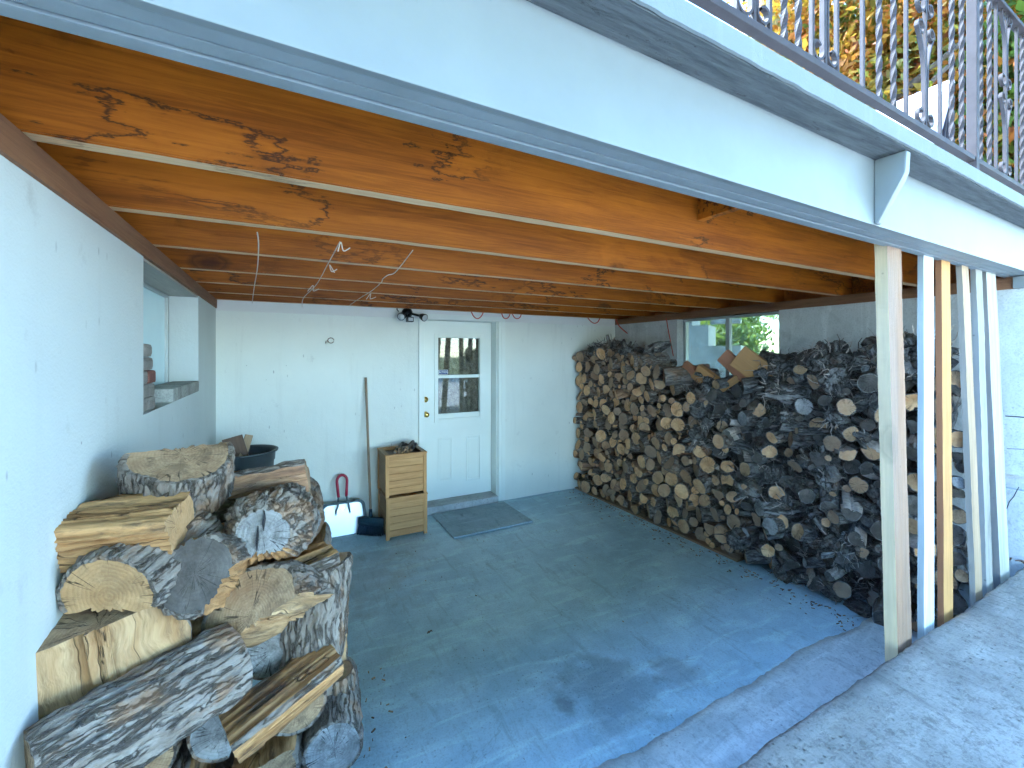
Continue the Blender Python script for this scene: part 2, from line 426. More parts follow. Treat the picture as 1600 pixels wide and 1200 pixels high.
M['iron'] = m_plain('mauve_grey_iron', (0.045, 0.037, 0.037), 0.6, var=0.15, sc=20, bump=0.08)

M['iron'].node_tree.nodes['Principled BSDF'].inputs['Specular IOR Level'].default_value = 0.15
# ------------------------------------------------------------------ ground, floor
def sheet(name, x0, x1, y0, y1, z, mat, nx=2, ny=2, amp=0.0, parent=None):
    bm = bmesh.new()
    vv = [[bm.verts.new((x0 + (x1 - x0) * i / nx, y0 + (y1 - y0) * j / ny, z)) for j in range(ny + 1)] for i in range(nx + 1)]
    for i in range(nx):
        for j in range(ny):
            bm.faces.new((vv[i][j], vv[i + 1][j], vv[i + 1][j + 1], vv[i][j + 1]))
    if amp:
        for v in bm.verts: v.co.z += amp * mnoise.noise(v.co * 1.3)
    o = obj(name, bm, mat, parent)
    if parent is None: o['kind'] = 'structure'
    return o
def m_grass():
    q = N('lawn'); v = q.coord()
    c = q.mix(q.ramp(q.noise(v, 0.35, 6), [(0.35, 0), (0.65, 1)]), (0.10, 0.12, 0.03), (0.24, 0.22, 0.07))
    c = q.mix(q.ramp(q.noise(v, 14, 5, 0.7), [(0.4, 0.5), (0.6, 0)]), c, (0.05, 0.07, 0.015))
    return q.out(c, 0.9, q.bump(q.noise(v, 30, 5), 0.8, 0.05))
M['lawn'] = m_grass()
GZ = 0.40
bm = bmesh.new()       # one sheet with a rectangular hole for the sunken floor
B = 260.0
hx0, hx1, hy0, hy1 = -0.75, 4.35, -0.02, 12.0
M['bounce_mat'] = m_concrete('bounce_concrete', (0.46, 0.45, 0.43), (0.60, 0.59, 0.56))
sheet('bounce_sheet', -14, 18, -16, -0.9, 0.446, M['bounce_mat'])  # unseen pale ground added behind the camera to bounce sunlight indoors
xs = [-B, hx0, hx1, B]; ys = [-B, hy0, hy1, B]
g = [[bm.verts.new((x, y, GZ)) for y in ys] for x in xs]
for i in range(3):
    for j in range(3):
        if i == 1 and j == 1: continue
        bm.faces.new((g[i][j], g[i + 1][j], g[i + 1][j + 1], g[i][j + 1]))
setp(obj('ground', bm, M['lawn']), kind='structure')
sheet('floor', XL - 0.2, XR + 0.2, 0.6, YB + 0.4, FZ, M['floor'], 60, 50, 0.004)

def rough_slab(name, x0, x1, y0, y1, z0, z1, mat, amp, n=260, topn=0.004, rag=1.0):
    """slab whose +Y edge is broken and uneven"""
    bm = bmesh.new()
    rows = 14
    top = []
    for i in range(n + 1):
        x = x0 + (x1 - x0) * i / n
        e = y1 + amp * (1.6 * mnoise.noise(Vector((x * 2.1, 0.3, 1))) + 0.9 * mnoise.noise(Vector((x * 9, 3.3, 1))) + rag * 0.5 * mnoise.noise(Vector((x * 31, 7.7, 1))))
        col = []
        for j in range(rows + 1):
            t = j / rows
            t = 1 - (1 - t) ** 1.7
            y = y0 + (e - y0) * t
            z = z1 + topn * mnoise.noise(Vector((x * 6, y * 6, 2.2)))
            if j == rows: z -= 0.012 + 0.012 * abs(mnoise.noise(Vector((x * 17, 1, 1))))
            col.append(bm.verts.new((x, y, z)))
        col.append(bm.verts.new((x, e + 0.006, z0)))
        top.append(col)
    for i in range(n):
        for j in range(len(top[0]) - 1):
            f = bm.faces.new((top[i][j], top[i + 1][j], top[i + 1][j + 1], top[i][j + 1])); f.smooth = True
    return setp(obj(name, bm, mat), kind='structure')
rough_slab('pavement', -3.0, 9.0, -0.9, SLAB_Y, -0.02, SLAB_Z, M['slab'], 0.007, 700)
# footing ledge, tapering down to the floor
bm = bmesh.new()
n = 420; rows = 10; cols = []
for i in range(n + 1):
    x = XL + (XR - XL) * i / n
    e = 1.435 + 0.03 * mnoise.noise(Vector((x * 1.7, 5, 1))) + 0.016 * mnoise.noise(Vector((x * 7, 3.3, 1))) + 0.007 * mnoise.noise(Vector((x * 33, 7.7, 1)))
    col = []
    for j in range(rows + 1):
        t = j / rows; y = 0.86 + (e - 0.86) * t
        z = 0.055 - 0.01 * t + 0.004 * mnoise.noise(Vector((x * 5, y * 5, 9)))
        if j == rows: z -= 0.010 + 0.008 * abs(mnoise.noise(Vector((x * 13, 1, 4))))
        col.append(bm.verts.new((x, y, z)))
    col.append(bm.verts.new((x, e + 0.012, -0.01)))
    cols.append(col)
for i in range(n):
    for j in range(rows + 1):
        f = bm.faces.new((cols[i][j], cols[i + 1][j], cols[i + 1][j + 1], cols[i][j + 1])); f.smooth = True
setp(obj('footing_ledge', bm, M['strip']), kind='structure')

# ------------------------------------------------------------------ walls
WT = 0.20
def wall(name, boxes, mat):
    bm = bmesh.new()
    for b in boxes: box(bm, *b)
    return setp(obj(name, bm, mat), kind='structure')
LW0, LW1, LWZ = on_x(224, 600, XL).y, on_x(310, 600, XL).y, on_x(308, 612, XL).z
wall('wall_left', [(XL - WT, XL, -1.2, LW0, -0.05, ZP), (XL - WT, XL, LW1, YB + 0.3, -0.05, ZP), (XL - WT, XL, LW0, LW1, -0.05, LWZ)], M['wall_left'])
DX0, DX1, DZT = 1.385, 2.285, CAM_H + 0.40       # door opening
wall('wall_back', [(XL - 0.02, DX0 - 0.02, YB, YB + 0.3, -0.05, ZJ + 0.02), (DX1 + 0.02, XR + 0.05, YB, YB + 0.3, -0.05, ZJ + 0.02), (DX0 - 0.02, DX1 + 0.02, YB, YB + 0.3, DZT + 0.02, ZJ + 0.02)], M['wall'])
RW0, RW1, RWZ = on_x(1217, 500, XR).y, on_x(1058, 500, XR).y, 1.36
wall('wall_right', [(XR, XR + WT, 0.15, RW0, 0.99, ZP), (XR, XR + WT, RW1, YB + 0.3, 0.99, ZP), (XR, XR + WT, RW0, RW1, 0.99, RWZ),
                    (XR + 0.035, XR + WT, 0.15, YB + 0.3, 0.90, 0.99), (XR - 0.005, XR + WT, 0.15, YB + 0.3, -0.05, 0.90)], M['blocks'])
# cracks and open joints in the right wall
def crack(pts, w):
    bm = bmesh.new()
    for a, b in zip(pts[:-1], pts[1:]):
        a = Vector(a); b = Vector(b); t = (b - a).normalized(); nrm = Vector((-1, 0, 0)).cross(t) * w
        e = t * w * 0.3
        q = [a - nrm - e, b - nrm + e, b + nrm + e, a + nrm - e]
        bm.faces.new([bm.verts.new(p) for p in q])
    return bm
M['dark'] = m_plain('dark_gap', (0.02, 0.02, 0.022), 0.9)
wr = bpy.data.objects['wall_right']
def wp(px, py, off=0.003):
    p = on_x(px, py, XR - off); return p
obj('crack', crack([wp(1571, 650), wp(1600, 652), wp(1660, 655)], 0.003), M['dark'], wr)
obj('crack', crack([wp(1573, 701), wp(1601, 702), wp(1660, 704)], 0.0016), M['dark'], wr)
obj('crack', crack([wp(1592, 761, 0.0085), wp(1588, 768, 0.0085), wp(1584, 776, 0.0085), wp(1577, 784, 0.0085), wp(1573, 795, 0.0085)], 0.002), M['dark'], wr)

# ------------------------------------------------------------------ sundeck above
deck = empty('sundeck', (0, 0, ZJ), 'orange timber joists and white fascia of the sundeck overhead', 'deck')
def dpart(name, b, mat, bev=0.0):
    x0, x1, y0, y1, z0, z1 = b
    o = boxo(name, (x0, x1, y0, y1, z0 - ZJ, z1 - ZJ), mat, deck, bev); return o
def joist(y, x0, x1, sub=90):
    t = 0.056
    bm = bmesh.new()
    L = x1 - x0
    box(bm, -L / 2, L / 2, -t / 2, t / 2, -JH / 2, JH / 2)
    bmesh.ops.subdivide_edges(bm, edges=[e for e in bm.edges if abs(e.verts[0].co.x - e.verts[1].co.x) > 0.1], cuts=sub, use_grid_fill=True)
    for f in bm.faces: f.material_index = 1 if f.calc_center_median().z < -JH / 2 + 0.001 else 0
    bmesh.ops.bevel(bm, geom=[e for e in bm.edges if abs(e.verts[0].co.x - e.verts[1].co.x) > 1e-4 and e.verts[0].co.z < -JH / 2 + .001 and e.verts[1].co.z < -JH / 2 + .001 and len(e.link_faces) == 2 and e.link_faces[0].material_index != e.link_faces[1].material_index], offset=0.004, segments=2, affect='EDGES')
    sd_ = random.random() * 50
    for v in bm.verts:
        v.co.y += 0.006 * mnoise.noise(Vector((v.co.x * 0.5 + sd_, 1, 2)))
        if v.co.z < 0:
            v.co.z += 0.005 * mnoise.noise(Vector((v.co.x * 0.7 + sd_, 7, 2))) + 0.0016 * mnoise.noise(Vector((v.co.x * 9 + sd_, v.co.y * 40, 2)))
    o = obj('joist', bm, [M['joist'], M['joist_edge']], deck)
    o.location = ((x0 + x1) / 2, y + t / 2, JH / 2)
    return o
for y in (1.364, 1.905, 2.47, 3.05, 3.575, 4.11):
    joist(y, XL - 0.16, XR + 0.16)
joist(4.60, XL - 0.16, XR + 0.16)
# three beam plies seen from below, white fascia in front
BY0, BY1 = 0.785, 0.93
BXL, BXR = -3.0, 8.0
pw = (BY1 - BY0 - 0.02) / 3
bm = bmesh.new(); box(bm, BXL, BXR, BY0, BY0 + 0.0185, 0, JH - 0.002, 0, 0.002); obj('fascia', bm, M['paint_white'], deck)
for k in range(3):
    y0 = BY0 + 0.02 + k * pw
    bm = bmesh.new(); box(bm, BXL, BXR, y0, y0 + pw - 0.007, 0.0015 + 0.002 * (k % 2), JH - 0.004, 0, 0.0025)
    obj('beam_ply', bm, M['paint_grey'], deck)
bm = bmesh.new(); box(bm, BXL, BXR, BY1 - 0.06, YB + 0.1, JH + 0.001, JH + 0.02); obj('deck_sheet', bm, M['ply'], deck)
# weathered overhang underside and its white edge band
bm = bmesh.new(); box(bm, BXL, BXR, BY0 - 0.102, BY0 - 0.001, JH - 0.008, JH); obj('overhang_soffit', bm, M['soffit'], deck)
bm = bmesh.new()
n = 500; a = []; 
for i in range(n + 1):
    x = BXL + (BXR - BXL) * i / n
    z0 = JH - 0.006 + 0.004 * mnoise.noise(Vector((x * 14, 2, 2))) + 0.003 * mnoise.noise(Vector((x * 45, 2, 2)))
    a.append([bm.verts.new((x, BY0 - 0.105, z0)), bm.verts.new((x, BY0 - 0.112, z0 + 0.002)), bm.verts.new((x, BY0 - 0.112, JH + 0.052)), bm.verts.new((x, BY0 - 0.09, JH + 0.058)), bm.verts.new((x, BY0 + 0.3, JH + 0.058))])
for i in range(n):
    for j in range(4): bm.faces.new((a[i][j], a[i + 1][j], a[i + 1][j + 1], a[i][j + 1]))
M['edge'] = m_stucco('weathered_edge_paint', (0.155, 0.175, 0.185), 0.9)
obj('edge_band', bm, M['edge'], deck)
bm = bmesh.new(); box(bm, BXL, BXR, BY0 + 0.22, YB + 0.1, JH + 0.024, JH + 0.056); obj('deck_surface', bm, M['paint_grey'], deck)
bx1 = on_y(1365, 300, BY0 + 0.0365).x
for bx in (bx1, bx1 - 2.6, bx1 + 2.6):
    bm = bmesh.new()
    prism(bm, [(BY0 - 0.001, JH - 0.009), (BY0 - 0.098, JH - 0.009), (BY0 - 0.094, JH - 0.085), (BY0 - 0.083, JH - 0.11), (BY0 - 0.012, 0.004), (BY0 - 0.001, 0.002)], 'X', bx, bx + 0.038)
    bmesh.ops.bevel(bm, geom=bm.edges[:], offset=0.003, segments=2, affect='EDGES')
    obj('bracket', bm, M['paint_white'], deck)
SHEAR = 0.018
for o_ in deck.children:
    if o_.name.split('.')[0] in ('fascia', 'beam_ply', 'overhang_soffit', 'edge_band', 'bracket'):
        for v in o_.data.vertices: v.co.y += SHEAR * v.co.x
# plates on the walls, one block between beam and first joist
for nm, b, m in (('wall_plate', (XL - WT + 0.01, XL + 0.012, -1.2, YB - 0.002, ZP, ZJ - 0.002), M['plate']),
                 ('wall_plate', (XR - 0.012, XR + WT, BY1 + 0.02, YB - 0.002, ZP, ZJ - 0.002), M['plate']),
                 ('wall_plate', (XR - 0.03, XR + WT, 0.15, BY1 + 0.016, ZP - 0.0, ZJ - 0.003), M['paint_grey'])):
    dpart(nm, b, m)
dpart('blocking', (on_y(1140, 330, 1.2).x, on_y(1140, 330, 1.2).x + 0.04, BY1 + 0.002, 1.362, ZJ + 0.12, ZD - 0.004), M['joist'])
# painted rim board along the head of the back wall
q = boxo('head_board', (XL + 0.01, XR - 0.02, YB - 0.022, YB - 0.001, CAM_H + 0.40, ZJ - 0.001), M['wall_clean'], None)
q['kind'] = 'structure'

# rim boards closing the joist bays, and the house the room belongs to
for nm, b in (('rim_board', (XL - WT, XL - 0.162, 0.94, YB - 0.002, ZJ, ZD - 0.002)), ('rim_board', (XR + 0.162, XR + WT, 0.94, YB - 0.002, ZJ, ZD - 0.002))):
    dpart(nm, b, M['joist'])
M['room_dark'] = m_plain('dim_room_paint', (0.10, 0.085, 0.07), 0.9)
bm = bmesh.new()
HX0, HX1, HY1, HZ = XL - WT, XR + WT, 11.0, 5.1
box(bm, HX0, HX1, YB + 0.301, YB + 0.5, ZJ + 0.3, HZ)            # upper front wall
for b in ((HX0, HX0 + 0.2, YB + 0.301, HY1, -0.05, HZ), (HX1 - 0.2, HX1, YB + 0.301, HY1, -0.05, HZ), (HX0, HX1, HY1, HY1 + 0.2, -0.05, HZ)):
    box(bm, *b)
box(bm, HX0 - 0.5, HX1 + 0.5, YB - 0.2, HY1 + 0.6, HZ + 0.001, HZ + 0.15)
box(bm, HX0 + 0.2, HX1 - 0.2, YB + 0.301, HY1, ZJ + 0.3, ZJ + 0.4)
box(bm, HX0, HX1, YB + 0.11, YB + 0.30, ZJ + 0.021, HZ)
setp(obj('house_upper_wall', bm, M['wall_clean']), kind='structure')
sheet('basement_floor', HX0 + 0.2, HX1 - 0.2, YB + 0.4, HY1, 0.03, M['room_dark'])

# ------------------------------------------------------------------ door
M['door'] = m_plain('door_paint', (0.80, 0.84, 0.79), 0.35, var=0.03, sc=2, bump=0.03)
M['brass'] = m_plain('brass', (0.75, 0.52, 0.15), 0.22, metal=1.0, var=0.1)
M['pane'] = m_glass('door_glass', 0.02, (0.3, 0.3, 0.3))
DY = YB + 0.14
door = empty('basement_door', (DX0, DY, 0.09), 'white half-glazed basement door with brass knob and deadbolt', 'door')
def dl(name, b, mat, bev=0.0, parent=door):
    x0, x1, y0, y1, z0, z1 = b
    o = boxo(name, (x0 - DX0, x1 - DX0, y0 - DY, y1 - DY, z0 - 0.09, z1 - 0.09), mat, parent, bev)
    return o
LX0, LX1, LZ0, LZ1 = DX0 + 0.006, DX1 - 0.022, 0.092, DZT - 0.006
p0 = on_y(684.3, 528.8, DY); p1 = on_y(749.4, 650, DY); pb = on_y(715, 588, DY)
px0, px1, pz1, pz0 = p0.x, p1.x, p0.z + 0.01, p1.z
bm = bmesh.new()          # leaf with a real opening for the glass
t0, t1 = 0.0, 0.044
def lb(x0, x1, z0, z1, y0=t0, y1=t1, bev=0.0): box(bm, x0 - DX0, x1 - DX0, y0, y1, z0 - 0.09, z1 - 0.09, 0, bev)
lb(LX0, px0, LZ0, LZ1); lb(px1, LX1, LZ0, LZ1); lb(px0, px1, LZ0, pz0); lb(px0, px1, pz1, LZ1)
obj('leaf', bm, M['door'], door)
fw = 0.045               # raised moulding around the glass
bm = bmesh.new()
for (x0, x1, z0, z1) in ((px0 - fw, px0, pz0 - fw, pz1 + fw), (px1, px1 + fw, pz0 - fw, pz1 + fw), (px0, px1, pz0 - fw, pz0), (px0, px1, pz1, pz1 + fw)):
    lb(x0, x1, z0, z1, -0.014, -0.0005, 0.004)
obj('glazing_frame', bm, M['door'], door)
bm = bmesh.new(); lb(px0, px1, pb.z - 0.018, pb.z + 0.018, -0.006, 0.03, 0.004); obj('sash_bar', bm, M['door'], door)
bm = bmesh.new(); lb(px0, px1, pz0, pz0 + 0.055, 0.004, 0.03, 0.004); obj('sash_bottom', bm, M['door'], door)
for za, zb in ((pz0 + 0.055, pb.z - 0.018), (pb.z + 0.018, pz1)):
    bm = bmesh.new(); lb(px0 + 0.0005, px1 - 0.0005, za, zb, 0.016, 0.020); obj('pane', bm, M['pane'], door)
# curtain close behind the glass
def m_curtain():
    q = N('brown_curtain'); v = q.coord()
    c = q.mix(q.ramp(q.noise(v, 26, 5, 0.7, 1.0), [(0.4, 0), (0.62, 1)]), (0.12, 0.088, 0.07), (0.30, 0.225, 0.18))
    return q.out(c, 0.9, q.bump(q.noise(v, 60, 3), 0.4, 0.004))
bm = bmesh.new(); nn = 60
ra = [[bm.verts.new((px0 - 0.03 - DX0 + (px1 - px0 + 0.06) * i / nn, 0.06 + 0.0012 * math.sin(i * 0.9), z - 0.09)) for z in (pz0 - 0.04, pz1 + 0.04)] for i in range(nn + 1)]
for i in range(nn): bm.faces.new((ra[i][0], ra[i + 1][0], ra[i + 1][1], ra[i][1]))
obj('curtain', bm, m_curtain(), door, True)
# embossed lower panels
for (xa, ya, xb, yb) in ((684, 685, 707, 750), (728, 681, 751, 748)):
    a = on_y(xa, ya, DY); b_ = on_y(xb, yb, DY)
    bm = bmesh.new()
    w = 0.022
    for (x0, x1, z0, z1) in ((a.x, a.x + w, b_.z, a.z), (b_.x - w, b_.x, b_.z, a.z), (a.x + w, b_.x - w, b_.z, b_.z + w), (a.x + w, b_.x - w, a.z - w, a.z)):
        lb(x0, x1, z0, z1, -0.011, -0.0005, 0.004)
    lb(a.x + w + 0.012, b_.x - w - 0.012, b_.z + w + 0.012, a.z - w - 0.012, -0.005, -0.0005, 0.003)
    obj('panel', bm, M['door'], door)
def turned(name, c, prof, mat, parent):
    bm = bmesh.new(); rr = lathe(bm, prof, seg=24)
    bm.faces.new(rr[0]); bm.faces.new(rr[-1])
    o = obj(name, bm, mat, parent, True)
    o.location = (c.x - DX0, -0.0008, c.z - 0.09); o.rotation_euler = (R(90), 0, 0)
    return o
kc = on_y(669.5, 647, DY); kc.x = LX0 + 0.05; dc = on_y(669, 624, DY); dc.x = LX0 + 0.05
turned('knob', kc, [(0.033, 0), (0.033, 0.006), (0.014, 0.012), (0.012, 0.035), (0.026, 0.045), (0.029, 0.058), (0.022, 0.068), (0.004, 0.071)], M['brass'], door)
turned('deadbolt', dc, [(0.032, 0), (0.032, 0.008), (0.027, 0.02), (0.012, 0.022), (0.010, 0.024)], M['brass'], door)
# jambs, casing, threshold, sticker
bm = bmesh.new()
def jb(x0, x1, y0, y1, z0, z1, bev=0.0): box(bm, x0 - DX0, x1 - DX0, y0 - DY, y1 - DY, z0 - 0.09, z1 - 0.09, 0, bev)
jb(DX0 - 0.018, DX0, YB + 0.001, YB + 0.3, 0.02, DZT); jb(DX1 - 0.018, DX1 + 0.002, YB + 0.001, YB + 0.3, 0.02, DZT); jb(DX0, DX1 - 0.018, YB + 0.001, YB + 0.3, DZT - 0.002, DZT + 0.018)
obj('jamb', bm, M['door'], door)
for nm, b in (('casing', (DX0 - 0.065, DX0 - 0.004, YB - 0.028, YB - 0.0005, 0.012, DZT + 0.0)), ('casing', (DX1 - 0.004, DX1 + 0.085, YB - 0.028, YB - 0.0005, 0.012, DZT + 0.0)), ('casing', (DX0 - 0.065, DX1 + 0.085, YB - 0.03, YB - 0.0005, DZT + 0.001, DZT + 0.055))):
    dl(nm, b, M['door'], 0.004)
dl('casing_edge', (DX1 + 0.030, DX1 + 0.0848, YB - 0.036, YB - 0.0285, 0.013, DZT - 0.001), M['door'], 0.003)
M['sill'] = m_concrete('worn_threshold', (0.42, 0.43, 0.42), (0.62, 0.63, 0.62), pits=0.9)
dl('threshold', (DX0 + 0.001, DX1 - 0.019, YB - 0.06, DY + 0.05, 0.004, 0.086), M['sill'], 0.006)
stk = on_y(686, 577, DY); stk2 = on_y(700.5, 584, DY)
M['blue'] = m_plain('sticker_blue', (0.02, 0.045, 0.20), 0.4); M['white'] = m_plain('print_white', (0.85, 0.86, 0.88), 0.5, var=0.03)
sx0, sx1, sz0, sz1 = px0 + 0.012, px0 + 0.125, pb.z + 0.024, pb.z + 0.078
bm = bmesh.new(); lb(sx0, sx1, sz0, sz1, 0.0135, 0.0155); lb_o = obj('sticker', bm, M['white'], door)
bm = bmesh.new(); lb(sx0 + 0.005, sx1 - 0.005, sz0 + 0.005, sz1 - 0.005, 0.0122, 0.0131); obj('sticker_field', bm, M['blue'], lb_o)
cu = bpy.data.curves.new('sticker_lettering', 'FONT'); cu.body = 'ACTION'; cu.size = 0.029; cu.align_x = 'CENTER'; cu.align_y = 'CENTER'; cu.extrude = 0.0003; cu.offset = 0.0006
cu.materials.append(M['white'])
to = bpy.data.objects.new('sticker_lettering', cu); C.objects.link(to); to.parent = lb_o
dg_ = bpy.context.evaluated_depsgraph_get(); tme = bpy.data.meshes.new_from_object(to.evaluated_get(dg_)); bpy.data.objects.remove(to); to = link('sticker_lettering', tme, lb_o)
to.location = ((sx0 + sx1) / 2 - DX0, 0.0115, (sz0 + sz1) / 2 - 0.09); to.rotation_euler = (R(90), 0, 0)

# ------------------------------------------------------------------ windows
M['alu'] = m_plain('aluminium_frame', (0.42, 0.45, 0.45), 0.4, metal=0.3, var=0.06)
M['sky_pane'] = m_plain('sky_blue_pane', (0.70, 0.90, 0.97), 0.25, var=0.06, sc=2)  # opaque pane with the bright sky behind it painted in as colour
M['clear'] = m_glass('dusty_glass', 0.30, (0.42, 0.52, 0.46))
lw = empty('side_window', (XL - 0.18, LW0, LWZ), 'deep-set window in the left wall, sky colour painted into its pane', 'window')
def wpart(name, b, mat, par, bev=0.003):
    o = par.location; x0, x1, y0, y1, z0, z1 = b
    return boxo(name, (x0 - o.x, x1 - o.x, y0 - o.y, y1 - o.y, z0 - o.z, z1 - o.z), mat, par, bev)
fx0, fx1 = XL - 0.198, XL - 0.165
wpart('pane', (XL - 0.188, XL - 0.182, LW0 + 0.03, LW1 - 0.045, LWZ + 0.03, ZP - 0.03), M['sky_pane'], lw, 0)
wpart('frame', (fx0, fx1, LW1 - 0.045, LW1 - 0.001, LWZ + 0.001, ZP - 0.001), M['alu'], lw)
wpart('frame', (fx0, fx1, LW0 + 0.001, LW0 + 0.03, LWZ + 0.001, ZP - 0.001), M['alu'], lw)
wpart('frame', (fx0, fx1, LW0 + 0.03, LW1 - 0.045, ZP - 0.03, ZP - 0.001), M['alu'], lw)
wpart('frame', (fx0, fx1, LW0 + 0.03, LW1 - 0.045, LWZ + 0.001, LWZ + 0.03), M['alu'], lw)
M['lintel'] = m_wood('weathered_lintel', (0.46, 0.43, 0.38), (0.30, 0.26, 0.21), 'Y', knots=0.5, grey=0.5)
wpart('lintel_board', (XL - 0.162, XL - 0.004, LW0 + 0.002, LW1 - 0.002, ZP - 0.012, ZP - 0.001), M['lintel'], lw, 0)
rw = empty('slider_window', (XR + 0.15, RW0, RWZ), 'dusty two-pane slider window above the long firewood stack', 'window')
mid = on_x(1137, 520, XR + 0.1).y
gx0, gx1 = XR + 0.10, XR + 0.14
RZT = ZP - 0.001
for nm, b in (('frame', (gx0, gx1, RW0 + 0.001, RW1 - 0.001, RZT - 0.028, RZT)), ('frame', (gx0, gx1, RW0 + 0.001, RW1 - 0.001, RWZ + 0.001, RWZ + 0.03)),
              ('frame', (gx0, gx1, RW1 - 0.035, RW1 - 0.001, RWZ + 0.03, RZT - 0.028)), ('frame', (gx0, gx1, RW0 + 0.001, RW0 + 0.03, RWZ + 0.03, RZT - 0.028)),
              ('sash_post', (gx0 - 0.006, gx1 + 0.002, mid - 0.022, mid + 0.022, RWZ + 0.03, RZT - 0.028))):
    wpart(nm, b, M['alu'], rw)
wpart('pane', (gx0 + 0.012, gx0 + 0.016, mid + 0.022, RW1 - 0.035, RWZ + 0.03, RZT - 0.028), M['clear'], rw, 0)
wpart('pane', (gx0 + 0.024, gx0 + 0.028, RW0 + 0.03, mid - 0.022, RWZ + 0.03, RZT - 0.028), M['clear'], rw, 0)
for o_ in (door, lw, rw): o_['kind'] = 'thing'

# ------------------------------------------------------------------ loose planks standing by the opening
def plank_mat(name, side, front, grey=0.0, knots=0.4):
    return (m_wood(name + '_side', side, tuple(x * 0.72 for x in side), 'Z', knots=knots, grey=grey, bump=0.35, rough=0.75),
            m_wood(name + '_front', front, tuple(x * 0.5 for x in front), 'Z', knots=knots, grey=grey * 0.8, bump=0.35, rough=0.75))
planks = [
 ('cream weathered plank nearest the camera, widest of the standing row', (1364.4, 1386, 1405, 389), (1383.7, 1402.5, 1427, 1000), (0.80, 0.64, 0.39), (0.32, 0.19, 0.11), 0.3),
 ('white painted stud standing between the wide plank and orange stud', (1436, 1443.5, 1459.5, 402), (1436, 1444, 1459.5, 990), (0.42, 0.46, 0.48), (0.78, 0.79, 0.79), 0.0),
 ('bright orange stud standing beside the white painted stud', (1463.5, 1471, 1484, 409), (1467.5, 1475, 1490, 955), (0.33, 0.15, 0.07), (0.62, 0.34, 0.11), 0.0),
 ('leaning grey-sided plank with tan front, right of the orange stud', (1494, 1503, 1513, 417), (1516, 1524, 1535, 915), (0.34, 0.31, 0.27), (0.50, 0.36, 0.22), 0.15),
 ('grey leaning plank between the tan one and the pale end plank', (1515.5, 1525, 1533, 421), (1535, 1541, 1552.5, 895), (0.30, 0.30, 0.30), (0.44, 0.42, 0.37), 0.4),
 ('pale end plank leaning nearest the white wall at far right', (1533, 1541, 1557.7, 428), (1550, 1562, 1575, 880), (0.24, 0.23, 0.22), (0.66, 0.64, 0.56), 0.12),
]
for i, (lab, tp, bt, sc_, fc_, gy) in enumerate(planks):
    def sect(e, Y):
        a = on_y(e[1], e[3], Y); b = on_y(e[2], e[3], Y)
        ra = ray(e[0], e[3]); yb = a.x * ra[1] / ra[0]
        return a, b.x - a.x, max(0.025, yb - Y)
    a, w1, d1 = sect(tp, 0.952 + 0.004 * i); b, w2, d2 = sect(bt, 0.914 + 0.002 * i)
    w, dpt = (w1 + w2) / 2, min(0.09, (d1 + d2) / 2)
    ax = (a - b).normalized()
    base = b - ax * ((b.z - 0.057) / ax.z)
    topz = ZJ + 0.20
    Lp = (topz - base.z) / ax.z
    bm = bmesh.new(); box(bm, 0, w, 0, dpt, 0, Lp, 0)
    for f in bm.faces:
        c_ = f.calc_center_median(); f.material_index = 1 if c_.y < 1e-4 else 0
    bmesh.ops.subdivide_edges(bm, edges=[e for e in bm.edges if abs(e.verts[0].co.z - e.verts[1].co.z) > 0.5], cuts=120, use_grid_fill=True)
    for v in bm.verts:
        for k_, amp_ in ((3.0, 0.002), (22.0, 0.0015 if i in (0, 3, 4) else 0.0004)):
            v.co.x += amp_ * mnoise.noise(Vector((v.co.z * k_, v.co.y * 30 + i * 9, v.co.x * 30)))
            v.co.y += amp_ * mnoise.noise(Vector((v.co.z * k_, v.co.x * 30 + i * 5 + 40, v.co.y * 30)))
    o = obj('plank', bm, plank_mat('plank%d' % i, sc_, fc_, gy), None)
    zx = ax; xx = (Vector((1, 0, 0)) - zx * zx.x).normalized(); yy = zx.cross(xx)
    o.matrix_world = Matrix(((xx.x, yy.x, zx.x, base.x), (xx.y, yy.y, zx.y, base.y), (xx.z, yy.z, zx.z, base.z), (0, 0, 0, 1)))
    setp(o, lab, 'plank', 'planks standing in the opening')

# ------------------------------------------------------------------ railing on the deck edge
RY = 0.735 + 0.018 * 2.6
DT = ZD + 0.058
rail = empty('iron_railing', (2.6, RY, DT), 'mauve grey wrought iron railing with twisted bars and scrolls on the deck edge', 'railing', rz=math.atan(0.018))
def rl(x, z): return (x - 2.6, 0, z)
z_lo = on_y(1600, 297, RY + 0.016).z - DT - 0.012
z_hi = 0.95
def rpart(name, bm, par=rail, smooth=False): return obj(name, bm, M['iron'], par, smooth)
bm = bmesh.new(); box(bm, -4.2, 4.4, -0.014, 0.014, z_lo, z_lo + 0.022, 0, 0.002); rpart('bottom_rail', bm)
bm = bmesh.new(); box(bm, -4.2, 4.4, -0.02, 0.02, z_hi, z_hi + 0.02, 0, 0.003); rpart('top_rail', bm)
def twisted(bm, x, z0, z1, s=0.0085, turns=7.0):
    n = 90; prev = None
    for i in range(n + 1):
        z = z0 + (z1 - z0) * i / n; a = turns * math.pi * 2 * i / n / 2
        ring = [bm.verts.new((x + s * 1.2 * math.cos(a + k * math.pi / 2), s * 1.2 * math.sin(a + k * math.pi / 2), z)) for k in range(4)]
        if prev:
            for k in range(4): bm.faces.new((prev[k], prev[(k + 1) % 4], ring[(k + 1) % 4], ring[k]))
        prev = ring
